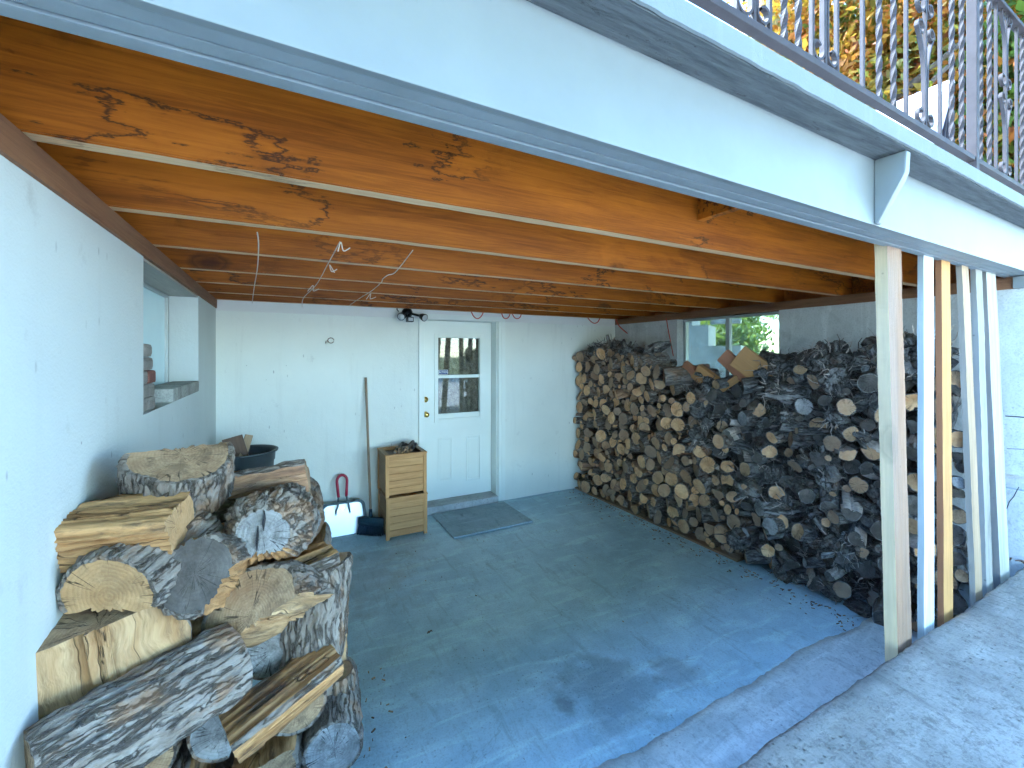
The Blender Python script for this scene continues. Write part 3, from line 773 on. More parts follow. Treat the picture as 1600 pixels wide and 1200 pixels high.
def strap(bm, pts, w=0.014, t=0.004):
    prev = None; n = len(pts)
    for i, (x, z) in enumerate(pts):
        x0, z0 = pts[max(0, i - 1)]; x1, z1 = pts[min(n - 1, i + 1)]
        l = math.hypot(x1 - x0, z1 - z0) or 1; nx, nz = -(z1 - z0) / l * t, (x1 - x0) / l * t
        ring = [bm.verts.new((x + sx * nx, sy * w / 2, z + sx * nz)) for sx, sy in ((1, -1), (1, 1), (-1, 1), (-1, -1))]
        if prev:
            for k in range(4): bm.faces.new((prev[k], prev[(k + 1) % 4], ring[(k + 1) % 4], ring[k]))
        prev = ring
def spiral(cx, cz, r0, r1, a0, a1, n=26):
    return [(cx + (r0 + (r1 - r0) * i / n) * math.cos(a0 + (a1 - a0) * i / n), cz + (r0 + (r1 - r0) * i / n) * math.sin(a0 + (a1 - a0) * i / n)) for i in range(n + 1)]
def scroll_unit(x, zb, H, s=1):
    """lyre scroll: two straps hugging the bar, curling outwards at both ends"""
    bm = bmesh.new()
    r = 0.036
    for sg in (-1, 1):
        rr = r if sg < 0 else r * 0.85
        up = [(x + sg * (0.012 + 0.055 * (2 * abs(t - 0.45)) ** 2.2 * (1 if t > 0.45 else 0.0)), zb + r + t * (H - 2 * r)) for t in [i / 16 for i in range(17)]]
        low = spiral(x + sg * (0.012 + rr), zb + r, rr, rr * 0.55, math.pi if sg > 0 else 0, (math.pi if sg > 0 else 0) + sg * 5.6, 34)
        xt = up[-1][0]
        top = spiral(xt - sg * rr * 0.9, zb + H - r, rr * 0.9, rr * 0.5, 0 if sg > 0 else math.pi, (0 if sg > 0 else math.pi) + sg * 5.6, 30)
        strap(bm, low[::-1] + up[1:] + top[1:])
    return rpart('scroll', bm)
pitch_px = [(1307, 's'), (1347.5, 's'), (1373.5, 't'), (1396, 't'), (1415.5, 's'), (1445, 'c'), (1468.5, 's'), (1487, 't'), (1502.5, 't'), (1520, 'P'), (1532, 't'), (1546, 't'), (1556, 's'), (1571, 'c'), (1588, 's'), (1597, 't')]
xs_r = []
for px, k in pitch_px:
    r_ = ray(px, 200); ry_ = RY - SHEAR * 2.6; q_ = r_[0] / r_[1]; xs_r.append((q_ * ry_ / (1 - SHEAR * q_), k))
# repeat the same rhythm out of frame on both sides
period = ['s', 't', 't', 's', 'c', 's', 't', 't']
x = xs_r[0][0]; k = 0
left_add = []
for q_ in range(34):
    x -= 0.075; left_add.append((x, ['c', 's', 't', 't', 's'][q_ % 5]))
x = xs_r[-1][0]
right_add = [(x + 0.075 * (q_ + 1), ['t', 's', 'c', 's', 't'][q_ % 5]) for q_ in range(8)]
for x, k in left_add + xs_r + right_add:
    bm = bmesh.new(); X = x - 2.6
    if k in 's': box(bm, X - 0.006, X + 0.006, -0.006, 0.006, z_lo + 0.02, z_hi, 0, 0.001); rpart('baluster', bm)
    elif k == 't': twisted(bm, X, z_lo + 0.02, z_hi); rpart('twisted_baluster', bm)
    elif k == 'P': box(bm, X - 0.018, X + 0.018, -0.018, 0.018, 0.0, z_hi + 0.03, 0, 0.002); rpart('post', bm)
    else:
        box(bm, X - 0.006, X + 0.006, -0.006, 0.006, z_lo + 0.02, z_hi, 0, 0.001); rpart('baluster', bm)
        scroll_unit(X, z_lo + 0.03, 0.42); scroll_unit(X, z_lo + 0.48, 0.40)
bm = bmesh.new(); box(bm, -4.15, -4.11, -0.018, 0.018, 0.0, z_hi + 0.03, 0, 0.002); rpart('post', bm)
bm = bmesh.new(); box(bm, 4.3, 4.34, -0.018, 0.018, 0.0, z_hi + 0.03, 0, 0.002); rpart('post', bm)

# white lounge back on the deck behind the railing
M['cushion'] = m_plain('white_canvas', (0.85, 0.84, 0.86), 0.8, var=0.03)
M['lilac'] = m_plain('lilac_piping', (0.52, 0.46, 0.62), 0.8, var=0.15, sc=60)
lc_ = on_y(1450, 190, 1.35)
lg = empty('deck_lounger', (lc_.x, 1.35, DT), 'white cushioned deck lounger with lilac edge behind the railing', 'lounger')
A = on_y(1395, 235, 1.35); B_ = on_y(1492, 122, 1.35); Cc = on_y(1470, 205, 1.35); D_ = on_y(1425, 262, 1.35)
def rel(p): return (p.x - lc_.x, p.z - DT)
bm = bmesh.new(); prism(bm, [rel(A), rel(B_), (rel(Cc)[0] - 0.045, rel(Cc)[1] + 0.03), (rel(D_)[0] - 0.05, rel(D_)[1])], 'Y', 0.0, 0.5)
bmesh.ops.bevel(bm, geom=bm.edges[:], offset=0.01, segments=2, affect='EDGES'); obj('back_cushion', bm, M['cushion'], lg)
bm = bmesh.new(); prism(bm, [(rel(D_)[0] - 0.048, rel(D_)[1]), (rel(Cc)[0] - 0.043, rel(Cc)[1] + 0.03), (rel(B_)[0] - 0.01, rel(B_)[1] - 0.0), (rel(B_)[0] + 0.02, rel(B_)[1] - 0.02), (rel(Cc)[0] + 0.03, rel(Cc)[1]), (rel(D_)[0] + 0.05, rel(D_)[1] - 0.02)], 'Y', 0.005, 0.495)
obj('edge_piping', bm, M['lilac'], lg)
for yy in (0.04, 0.46):
    bm = bmesh.new(); tube(bm, [(rel(B_)[0] + 0.01, yy, rel(B_)[1] - 0.05), (rel(Cc)[0] - 0.0, yy, 0.0)], 0.012, 8); obj('leg', bm, M['iron'], lg, True)
    bm = bmesh.new(); tube(bm, [(rel(B_)[0] + 0.02, yy, rel(B_)[1] - 0.08), (rel(Cc)[0] + 0.16, yy, 0.0)], 0.012, 8); obj('leg', bm, M['iron'], lg, True)

# ------------------------------------------------------------------ trees and shrubs
def rnd_attr(me, vals, dom='FACE'):
    a = me.attributes.new('rnd', 'FLOAT', dom); a.data.foreach_set('value', np.asarray(vals, dtype=np.float32))
def crown_mesh(name, blobs, nleaf, size, mat, seed, hollow=0.35):
    rg = np.random.default_rng(seed)
    # leaf clumps: cluster centres spread through each blob, leaves around clusters
    cs = []
    for (cx, cy, cz, rx, ry, rz, w) in blobs:
        n = int(nleaf * w)
        nc = max(6, n // 60)
        d = rg.normal(size=(nc, 3)); d /= np.linalg.norm(d, axis=1)[:, None]
        rad = (hollow + (1 - hollow) * rg.random(nc) ** 0.6)[:, None]
        cc = d * rad * np.array([rx, ry, rz]) + np.array([cx, cy, cz])
        pick = rg.integers(0, nc, n)
        pos = cc[pick] + rg.normal(size=(n, 3)) * np.array([1, 1, 0.65]) * size * 3.2
        val = np.clip(rg.random(nc)[pick] * 0.7 + rg.random(n) * 0.3, 0, 1)
        cs.append((pos, val))
    pos = np.concatenate([c[0] for c in cs]); val = np.concatenate([c[1] for c in cs])
    n = len(pos)
    t = rg.normal(size=(n, 3)); t[:, 2] -= 0.3; t /= np.linalg.norm(t, axis=1)[:, None]
    b = np.cross(t, rg.normal(size=(n, 3))); b /= np.linalg.norm(b, axis=1)[:, None]
    s = size * (0.6 + 0.8 * rg.random(n))[:, None]
    V = np.empty((n, 4, 3)); V[:, 0] = pos - t * s; V[:, 1] = pos + b * s * 0.42; V[:, 2] = pos + t * s; V[:, 3] = pos - b * s * 0.42
    me = bpy.data.meshes.new(name)
    me.vertices.add(n * 4); me.vertices.foreach_set('co', V.reshape(-1))
    me.loops.add(n * 4); me.loops.foreach_set('vertex_index', np.arange(n * 4, dtype=np.int32))
    me.polygons.add(n); me.polygons.foreach_set('loop_start', np.arange(0, n * 4, 4, dtype=np.int32)); me.polygons.foreach_set('loop_total', np.full(n, 4, dtype=np.int32))
    me.update(calc_edges=True); me.validate()
    rnd_attr(me, val)
    me.materials.append(mat)
    return me
M['trunk'] = m_plain('tree_bark', (0.10, 0.075, 0.055), 0.9, var=0.3, sc=30, bump=0.6)
M['leaf_maple'] = m_leaf('maple_leaves', [(0.24, 0.05, 0.02), (0.40, 0.12, 0.015), (0.34, 0.17, 0.015), (0.07, 0.10, 0.015), (0.30, 0.06, 0.04)])
M['leaf_green'] = m_leaf('green_leaves', [(0.05, 0.09, 0.015), (0.10, 0.16, 0.02), (0.16, 0.20, 0.03)])
M['leaf_dark'] = m_leaf('hedge_leaves', [(0.03, 0.06, 0.015), (0.06, 0.10, 0.02), (0.11, 0.15, 0.03)])
def tree(label, x, y, h, blobs, mat, nleaf, size, seed, name='tree', trunk=True, cat='tree', group=None):
    t = empty(name, (x, y, GZ), label, cat, group)
    rg = random.Random(seed)
    if trunk:
        bm = bmesh.new()
        pts = [(0, 0, -0.1), (0.05, 0.03, h * 0.25), (-0.04, 0.06, h * 0.5), (0.03, 0.0, h * 0.8)]
        tube(bm, pts, [h * 0.03, h * 0.024, h * 0.017, h * 0.006], 10)
        for k in range(9):
            z0 = h * (0.28 + 0.05 * k); a = rg.random() * 6.28; L = h * 0.28
            tube(bm, [(0, 0, z0), (math.cos(a) * L * 0.5, math.sin(a) * L * 0.5, z0 + L * 0.35), (math.cos(a + 0.3) * L, math.sin(a + 0.3) * L, z0 + L * 0.55)], [h * 0.012, h * 0.008, h * 0.003], 6)
        obj('trunk', bm, M['trunk'], t, True)
    me = crown_mesh('crown', blobs, nleaf, size, mat, seed)
    link('crown', me, t)
    return t
tree('orange and green maple tree behind the deck railing', 7.4, 3.6, 7.5, [(0, 0, 4.6, 2.0, 2.0, 1.6, .5), (-0.5, -0.8, 6.3, 1.7, 1.7, 1.3, .3), (0.4, -1.2, 3.6, 1.3, 1.2, 0.8, .2)], M['leaf_maple'], 52000, 0.06, 3)
tree('leafy green tree behind the right end of the railing', 8.6, 0.9, 8.0, [(0, 0, 4.4, 2.0, 1.9, 1.8, .5), (0.2, -0.3, 6.6, 1.7, 1.7, 1.5, .3), (-0.2, 0.5, 3.1, 1.5, 1.4, 0.8, .2)], M['leaf_green'], 40000, 0.07, 5)
tree('tall dark green tree in the back of the garden', 13.5, 3.2, 10, [(0, 0, 5.2, 3.0, 3.2, 3.2, .6), (0, 0.5, 8.5, 2.4, 2.5, 2.0, .4)], M['leaf_dark'], 26000, 0.16, 6)
# unseen tall trees added behind the camera, crowns shading the fascia from high sky
for i, (x_, y_, lab) in enumerate(((-5.5, -8.5, 'unseen tree added to shade the fascia, on the left'), (-0.5, -9.5, 'unseen tree added to shade the fascia, left of centre'), (4.0, -8.8, 'unseen tree added to shade the fascia, right of centre'), (8.8, -9.0, 'unseen tree added to shade the fascia, on the right'))):
    tree(lab, x_, y_, 12, [(0, 0, 6.6, 3.0, 2.6, 2.6, .5), (0.3, -0.3, 10.5, 2.7, 2.5, 2.6, .5)], M['leaf_green'], 15000, 0.22, 40 + i, group='added trees behind the camera')
# garden seen through the right window
def wd(px, d):
    r_ = ray(px, 555); return r_[0] * d, r_[1] * d
for (px, d, r_, h_, s_, lab, m_) in ((1082, 17, 1.6, 4.2, 11, 'dark hedge bush beyond the outdoor staircase', 'leaf_dark'), (1130, 13.5, 0.75, 2.5, 12, 'yellow-green bush in the middle of the window view', 'leaf_green'),
                             (1146, 16, 0.6, 3.4, 13, 'broad bush left of the sunny lawn patch', 'leaf_green'), (1240, 34, 4.2, 9.0, 14, 'far tree overhanging the sunny slope', 'leaf_green')):
    x_, y_ = wd(px, d)
    tree(lab, x_, y_, h_, [(0, 0, h_ * (0.5 if d < 30 else 0.7), r_, r_, h_ * (0.5 if d < 30 else 0.3), 1.0)], M[m_], 7000, 0.10, s_, name='garden_bush', trunk=False, cat='bush', group='bushes seen through the window')
# dry sunlit slope behind the bushes
bm = bmesh.new(); hxc, hyc = wd(1235, 46)
vv = [[bm.verts.new((hxc + (i - 12) * 1.6, hyc + (j - 12) * 1.6, GZ - 0.1 + 4.2 * max(0, math.cos(min(1.57, math.hypot(i - 12, j - 12) / 12 * 1.57))) ** 1.4)) for j in range(25)] for i in range(25)]
for i in range(24):
    for j in range(24): bm.faces.new((vv[i][j], vv[i + 1][j], vv[i + 1][j + 1], vv[i][j + 1])).smooth = True
M['dry'] = m_plain('dry_grass', (0.50, 0.46, 0.20), 0.9, var=0.25, sc=1.5, bump=0.5)
setp(obj('hill', bm, M['dry']), kind='structure')
# outdoor staircase seen through the left pane
x_, y_ = wd(1085, 9.5)
sc0 = empty('outdoor_staircase', (x_, y_, GZ), 'white stepped staircase with grey underside seen through the window', 'staircase', rz=R(-62))
bm = bmesh.new()
prism(bm, [(-1.2, 0), (1.6, 0), (-0.42, 2.25), (-1.2, 2.25)], 'Y', 0.0, 0.10); obj('stair_side', bm, M['paint_grey'], sc0)
bm = bmesh.new()
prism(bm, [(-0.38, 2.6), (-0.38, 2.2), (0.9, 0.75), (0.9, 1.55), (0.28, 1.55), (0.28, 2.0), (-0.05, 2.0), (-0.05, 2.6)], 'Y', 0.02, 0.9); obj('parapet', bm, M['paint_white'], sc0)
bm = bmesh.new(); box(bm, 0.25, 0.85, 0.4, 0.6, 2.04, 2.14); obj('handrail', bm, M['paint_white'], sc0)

# ------------------------------------------------------------------ things by the back wall
M['crate'] = m_wood('cedar_crate', (0.68, 0.40, 0.165), (0.38, 0.19, 0.065), 'X', knots=0.6, bump=0.3, rough=0.7)
M['crate_z'] = m_wood('cedar_post', (0.64, 0.37, 0.15), (0.36, 0.18, 0.06), 'Z', knots=0.4, bump=0.3, rough=0.7)
M['crate_y'] = m_wood('cedar_side', (0.42, 0.29, 0.16), (0.26, 0.155, 0.075), 'Y', knots=0.4, bump=0.3, rough=0.7)
CX0, CX1, CY0, CY1 = 0.87, 1.265, 4.165, 4.565
def crate(z0, z1, label, open_top=True, dx=0.0):
    t = empty('planter_crate', ((CX0 + CX1) / 2 + dx, (CY0 + CY1) / 2, z0), label, 'crate', 'stacked wooden crates')
    w, d, h = (CX1 - CX0) / 2, (CY1 - CY0) / 2, z1 - z0
    pt = 0.032
    for sx in (-1, 1):
        for sy in (-1, 1):
            x0, x1 = sorted((sx * w, sx * (w - pt))); y0, y1 = sorted((sy * d, sy * (d - pt)))
            boxo('corner_post', (x0, x1, y0, y1, 0, h - 0.014), M['crate_z'], t, 0.002)
    nb = 5; b0, b1 = 0.022, h - 0.05
    for k in range(nb):
        za = b0 + (b1 - b0) * k / nb; zb = b0 + (b1 - b0) * (k + 1) / nb - 0.003
        for sy in (-1, 1):
            y0, y1 = sorted((sy * (d - 0.010), sy * (d - 0.024)))
            boxo('slat', (-w + pt + 0.001, w - pt - 0.001, y0 + random.uniform(-.0015, .0015), y1, za, zb), M['crate'], t, 0.0015)
        for sx in (-1, 1):
            x0, x1 = sorted((sx * (w - 0.010), sx * (w - 0.024)))
            boxo('slat', (x0, x1, -d + pt + 0.001, d - pt - 0.001, za, zb), M['crate_y'], t, 0.0015)
    for sy in (-1, 1):
        y0, y1 = sorted((sy * (d + 0.004), sy * (d - 0.04)))
        boxo('rim', (-w - 0.004, w + 0.004, y0, y1, h - 0.0135, h), M['crate'], t, 0.002)
        y0, y1 = sorted((sy * (d - 0.002), sy * (d - 0.02)))
        boxo('top_rail', (-w + pt + 0.001, w - pt - 0.001, y0, y1, h - 0.05, h - 0.0145), M['crate'], t, 0.002)
    for sx in (-1, 1):
        x0, x1 = sorted((sx * (w + 0.004), sx * (w - 0.04)))
        boxo('rim', (x0, x1, -d + 0.041, d - 0.041, h - 0.0135, h), M['crate_y'], t, 0.002)
        x0, x1 = sorted((sx * (w - 0.002), sx * (w - 0.02)))
        boxo('top_rail', (x0, x1, -d + pt + 0.001, d - pt - 0.001, h - 0.05, h - 0.0145), M['crate_y'], t, 0.002)
    boxo('bottom_board', (-w + 0.026, w - 0.026, -d + 0.026, d - 0.026, 0.022, 0.034), M['crate'], t)
    return t
crate(0.003, 0.40, 'lower empty cedar crate standing on the floor left of the door')
crate(0.402, 0.805, 'upper cedar crate filled with kindling, on the lower crate', dx=-0.006)

# broom
M['stick'] = m_wood('broom_stick', (0.36, 0.27, 0.18), (0.20, 0.14, 0.09), 'Z', knots=0.1)
M['teal'] = m_plain('dark_teal_plastic', (0.012, 0.035, 0.055), 0.4)
M['bristle'] = m_plain('navy_bristle', (0.015, 0.035, 0.06), 0.6, var=0.4, sc=120, bump=0.8)
tp = on_y(571.5, 590, YB - 0.02); bt = Vector((0.775, 4.40, 0.0))
br = empty('broom', bt, 'upright broom with brown stick leaning on wall beside the crates', 'broom')
d_ = tp - bt; hz = 0.19
bm = bmesh.new(); q0 = d_ * (hz / d_.z)
tube(bm, [q0 + d_ * t for t in (-0.03, 0.2, 0.5, 0.8, (tp.z - hz) / d_.z)], 0.0125, 12); obj('handle', bm, M['stick'], br, True)
bm = bmesh.new(); tube(bm, [q0 - d_ * 0.03, q0 + d_ * 0.03], [0.02, 0.016], 12); obj('socket', bm, M['teal'], br, True)
hv = Vector((0.8, -0.6, 0)).normalized(); hn = Vector((0.6, 0.8, 0))
def bpt(a, b, z): return hv * a + hn * b + Vector((0, 0, z))
bm = bmesh.new()
sec = [(-0.03, 0.10), (-0.035, 0.125), (-0.02, 0.165), (0.02, 0.165), (0.035, 0.125), (0.03, 0.10)]
for a0, a1, f0, f1 in ((-0.13, -0.09, 0.6, 1), (-0.09, 0.09, 1, 1), (0.09, 0.13, 1, 0.6)):
    A_ = [bm.verts.new(bpt(a0, b * f0, z if f0 == 1 else z * 0.97)) for b, z in sec]; B2 = [bm.verts.new(bpt(a1, b * f1, z if f1 == 1 else z * 0.97)) for b, z in sec]
    for i in range(6): bm.faces.new((A_[i], A_[(i + 1) % 6], B2[(i + 1) % 6], B2[i]))
bmesh.ops.remove_doubles(bm, verts=bm.verts[:], dist=1e-5)
bmesh.ops.holes_fill(bm, edges=bm.edges[:]); obj('head', bm, M['teal'], br)
bm = bmesh.new()
for i in range(520):
    a = random.uniform(-0.12, 0.12); b = random.uniform(-0.027, 0.027)
    s_ = bpt(a, b, 0.105); e_ = bpt(a * 1.12 + random.uniform(-.006, .006), b * 1.7 + random.uniform(-.006, .006), random.uniform(0.001, 0.008))
    tube(bm, [s_, e_], 0.0022, 3, cap=False)
obj('bristles', bm, M['bristle'], br)

# dustpan leaning on the wall
M['galv'] = m_plain('bright_metal', (0.95, 0.95, 0.95), 0.4, metal=0.5, var=0.02)
M['pan_rim'] = m_plain('grey_rubber', (0.10, 0.13, 0.14), 0.6)
M['red'] = m_plain('red_grip', (0.33, 0.012, 0.045), 0.5)
dp = empty('dustpan', (0.53, 4.50, 0.0), 'large white metal dustpan with red loop handle against back wall', 'dustpan')
tilt = Matrix.Rotation(R(-13), 4, 'X')
def pan_outline(s=1.0, o=0.0):
    w = 0.232 - o; h = 0.32 - o; r_ = 0.06
    pts = [(-w, 0.0 + o * 0)]
    pts += [(-w * 0.88 + r_ - r_ * math.cos(t), h - r_ + r_ * math.sin(t)) for t in [i * math.pi / 2 / 6 for i in range(7)]]
    pts += [(w * 0.88 - r_ + r_ * math.sin(t), h - r_ + r_ * math.cos(t)) for t in [i * math.pi / 2 / 6 for i in range(7)]]
    pts += [(w, 0.0)]
    return pts
bm = bmesh.new(); prism(bm, pan_outline(o=0.004), 'Y', -0.002, 0.002); bmesh.ops.transform(bm, matrix=tilt, verts=bm.verts[:]); obj('pan', bm, M['galv'], dp)
bm = bmesh.new()
po, pi_ = pan_outline(), pan_outline(o=0.022)
ring = [[bm.verts.new((a[0], y, a[1])) for a in P_] for P_, y in ((po, 0.004), (po, -0.055), (pi_, -0.060), (pi_, -0.004))]
for k in range(3):
    for i in range(len(po) - 1): bm.faces.new((ring[k][i], ring[k][i + 1], ring[k + 1][i + 1], ring[k + 1][i]))
bmesh.ops.transform(bm, matrix=tilt, verts=bm.verts[:]); obj('rim', bm, M['pan_rim'], dp)
def hp(x, z, y=-0.012): return tilt @ Vector((x, y, z))
loop = [(-0.042, 0.36), (-0.05, 0.44), (-0.055, 0.50)] + [(-0.055 * math.cos(t), 0.515 + 0.055 * math.sin(t)) for t in [i * math.pi / 10 for i in range(11)]] + [(0.055, 0.50), (0.05, 0.44), (0.042, 0.36)]
bm = bmesh.new(); tube(bm, [hp(x * 0.85, z) for x, z in loop], 0.0135, 10); obj('grip', bm, M['red'], dp, True)
bm = bmesh.new()
for s_ in (-1, 1): tube(bm, [hp(s_ * 0.036, 0.37), hp(s_ * 0.05, 0.28, -0.066), hp(s_ * 0.062, 0.235, -0.006), hp(s_ * 0.064, 0.21, -0.006)], 0.009, 8)
obj('handle_rod', bm, M['pan_rim'], dp, True)
for x_, z_ in ((-0.064, 0.205), (0.064, 0.205), (0.0, 0.255)):
    bm = bmesh.new(); tube(bm, [hp(x_, z_, -0.003), hp(x_, z_, -0.010)], 0.011, 10); obj('rivet', bm, M['brass'] if x_ == 0 else M['alu'], dp)
# mat in front of the door
M['mat'] = m_concrete('grey_rubber_mat', (0.31, 0.40, 0.46), (0.44, 0.53, 0.58), pits=0.3, bumpk=0.6)
mo = boxo('door_mat', (1.445, 2.32, 3.91, 4.60, 0.005, 0.022), M['mat'], None, 0.004)
setp(mo, 'flat grey mat on the floor in front of the door', 'mat')

# bin in the corner with wood scraps
M['bin'] = m_plain('charcoal_plastic', (0.05, 0.06, 0.065), 0.45, var=0.1)
bc = on_y(380, 720, 4.05); bz = 1.75 + (555 - 716) / 680 * (4.05 - 0.22) / ray(380, 716)[1]
bn = empty('waste_bin', (bc.x, 4.12, 0.003), 'dark grey waste bin holding wood scraps in the back left corner', 'bin')
bm = bmesh.new()
rr_ = lathe(bm, [(0.17, 0.0), (0.215, bz - 0.09), (0.222, bz - 0.085), (0.225, bz - 0.02), (0.245, bz - 0.012), (0.247, bz), (0.232, bz + 0.002), (0.214, bz - 0.02), (0.205, bz - 0.12), (0.165, 0.02)], seg=40)
bm.faces.new(rr_[0]); bm.faces.new(rr_[-1]); obj('shell', bm, M['bin'], bn, True)
M['scrap'] = m_wood('scrap_wood', (0.50, 0.36, 0.20), (0.28, 0.19, 0.11), 'Z', knots=0.5)
M['scrap_dark'] = m_wood('scrap_brown', (0.20, 0.13, 0.09), (0.10, 0.065, 0.045), 'Z', knots=0.3)
for i, (px, py, w_, h_, t_, ax_, ay_, mt, lab) in enumerate(((368, 700, 0.07, 0.34, 0.02, 4, -14, 'scrap_dark', 'brown board scrap standing at the left in the waste bin'), (384, 697, 0.028, 0.42, 0.022, -6, 17, 'scrap', 'thin pale stick slanting out of the waste bin'), (350, 708, 0.03, 0.25, 0.03, 8, -30, 'scrap', 'short stub of wood low at the left in the bin'))):
    p_ = on_y(px, py, 4.05 + 0.02 * i)
    bm = bmesh.new(); box(bm, -w_, w_, -t_ / 2, t_ / 2, -h_ + 0.09, 0.09, 0, 0.003)
    o = obj('wood_scrap', bm, M[mt]); o.location = p_; o.rotation_euler = (R(ax_), R(ay_), R(15 * i))
    setp(o, lab, 'wood scrap', 'wood scraps in the bin')

# flood light with two heads and sensor
M['black'] = m_plain('black_plastic', (0.012, 0.013, 0.014), 0.35)
M['lens'] = m_plain('pale_lens', (0.55, 0.58, 0.6), 0.15)
fl = on_y(636, 492, YB - 0.03)
ft = empty('flood_light', fl, 'black twin-head security light beside the door top', 'security light')
bm = bmesh.new(); tube(bm, [(0, 0.028, 0.02), (0, -0.02, 0.02), (0, -0.05, 0.018)], [0.058, 0.056, 0.035], 16); obj('base', bm, M['black'], ft, True)
bm = bmesh.new(); box(bm, -0.035, 0.035, -0.15, -0.085, -0.085, -0.03, 0, 0.008); tube(bm, [(0, -0.05, 0.0), (0, -0.11, -0.04)], 0.016, 8)
so = obj('sensor', bm, M['black'], ft); bm = bmesh.new(); box(bm, -0.024, 0.024, -0.154, -0.1505, -0.075, -0.04, 0, 0.002); obj('sensor_lens', bm, M['lens'], so)
for s_, ex in ((-1, (-0.085, -0.13, -0.02)), (1, (0.13, -0.11, -0.02))):
    bm = bmesh.new(); e_ = Vector(ex); dr_ = Vector((s_ * 0.4, -0.85, -0.35)).normalized()
    tube(bm, [(s_ * 0.03, -0.03, 0.012), e_ * 0.6 + Vector((0, 0, 0.01)), e_], 0.012, 8)
    tube(bm, [e_ - dr_ * 0.03, e_, e_ + dr_ * 0.035, e_ + dr_ * 0.05], [0.02, 0.034, 0.04, 0.041], 14)
    h_ = obj('lamp_head', bm, M['black'], ft, True)
    bm = bmesh.new(); tube(bm, [e_ + dr_ * 0.0502, e_ + dr_ * 0.053], 0.034, 14); obj('lens', bm, M['lens'], h_, True)
bm = bmesh.new(); pts = [on_y(px, py, YB - 0.06) - fl for px, py in ((623, 487), (620, 483), (622, 478), (630, 474), (640, 472))]
tube(bm, pts, 0.006, 6); obj('supply_cable', bm, M['black'], ft, True)
# ring hanging on a nail on the back wall
rc = on_y(517, 532, YB - 0.008)
bm = bmesh.new(); tube(bm, [rc + Vector((0.028 * math.cos(t), 0, 0.026 * math.sin(t))) for t in [i * 6.283 / 16 for i in range(16)]], 0.004, 6); tube(bm, [rc + Vector((-0.02, 0, -0.01)), rc + Vector((-0.045, 0, -0.005)), rc + Vector((-0.05, 0.0, -0.03))], 0.004, 6)
setp(obj('wire_ring', bm, M['scrap_dark'], None, True), 'small wire ring hanging on the back wall left of the door', 'wire ring')
# red cable looping under the joists
M['redwire'] = m_plain('red_cable', (0.50, 0.06, 0.035), 0.5)
def cable(label, pts, r_, mat, name, cat, group=None):
    bm = bmesh.new(); n = 12; P_ = []
    for i in range(len(pts) - 1):                        # Catmull-Rom
        p0 = pts[max(0, i - 1)]; p1 = pts[i]; p2 = pts[i + 1]; p3 = pts[min(len(pts) - 1, i + 2)]
        for k in range(n):
            t = k / n; P_.append(0.5 * ((2 * p1) + (p2 - p0) * t + (2 * p0 - 5 * p1 + 4 * p2 - p3) * t * t + (3 * p1 - p0 - 3 * p2 + p3) * t ** 3))
    P_.append(pts[-1])
    tube(bm, P_, r_, 6)
    return setp(obj(name, bm, mat, None, True), label, cat, group)
for lab, pl in (('red cable loop above the middle of the door', ((736, 486), (740, 494), (746, 498), (752, 494), (756, 486))),
                ('small red cable loop above the door hinge side', ((783, 487), (786, 495), (790, 498), (795, 495), (798, 487))),
                ('red cable loop just right of the door head', ((799, 487), (803, 495), (808, 498), (813, 495), (815, 487))),
                ('red cable loop above the left edge of the firewood stack', ((916, 492), (921, 500), (928, 505), (934, 503), (938, 496)))):
    cable(lab, [on_y(a, b, YB - 0.05) for a, b in pl], 0.006, M['redwire'], 'red_cable', 'cable', 'red cable loops')
pl = [on_y(962, 498, 4.5), on_y(968, 510, 4.48), on_y(985, 524, 4.42), on_y(1000, 529, 4.35), on_y(1014, 524, 4.25), on_y(1022, 512, 4.15), on_y(1028, 498, 4.05)]
cable('long sagging red cable in the back right corner', pl, 0.0075, M['redwire'], 'red_cable', 'cable')
cable('red cable end hanging beside the slider window', [on_x(1041, 497, XR - 0.05), on_x(1044, 515, XR - 0.05), on_x(1048, 535, XR - 0.05), on_x(1052, 556, XR - 0.06)], 0.005, M['redwire'], 'red_cable', 'cable')
# strings tied under the joists
M['string'] = m_plain('white_twine', (0.62, 0.55, 0.45), 0.9)
def string(lab, pix):
    pts = []
    for k, (px, py, Y) in enumerate(pix): pts.append(on_y(px, py, Y))
    cable(lab, pts, 0.0024, M['string'], 'twine', 'twine', 'twines tied under the joists')
string('leftmost white twine hanging below the joists', ((402, 363, 1.93), (404, 385, 2.1), (402, 420, 2.6), (397, 450, 3.3), (394, 474, 4.1)))
string('knotted middle twine running below the joists', ((531, 378, 1.93), (512, 413, 2.45), (494, 445, 3.0), (474, 466, 3.7), (472, 480, 4.2)))
string('kinked right-hand twine running below the joists', ((645, 391, 1.93), (618, 425, 2.4), (606, 430, 2.46), (598, 436, 2.55), (595, 442, 2.7), (580, 455, 3.1), (562, 466, 3.6), (545, 478, 4.1)))
for (px, py, Y, klab) in ((531, 380, 1.93, 'frayed knot at the upper end of the middle twine'), (514, 415, 2.47, 'knot halfway along the middle twine'), (488, 447, 3.05, 'knot near the lower end of the middle twine'), (578, 460, 3.1, 'frayed knot on the kinked right-hand twine')):
    c_ = on_y(px, py, Y)
    cable(klab, [c_ + Vector((random.uniform(-.03, .03), 0, -0.035)), c_ + Vector((0.004, 0, 0.004)), c_ + Vector((random.uniform(-.03, .03), 0, -0.03)), c_ + Vector((0.04, 0, -0.015))], 0.0024, M['string'], 'twine_knot', 'knot', 'knots on the twines')

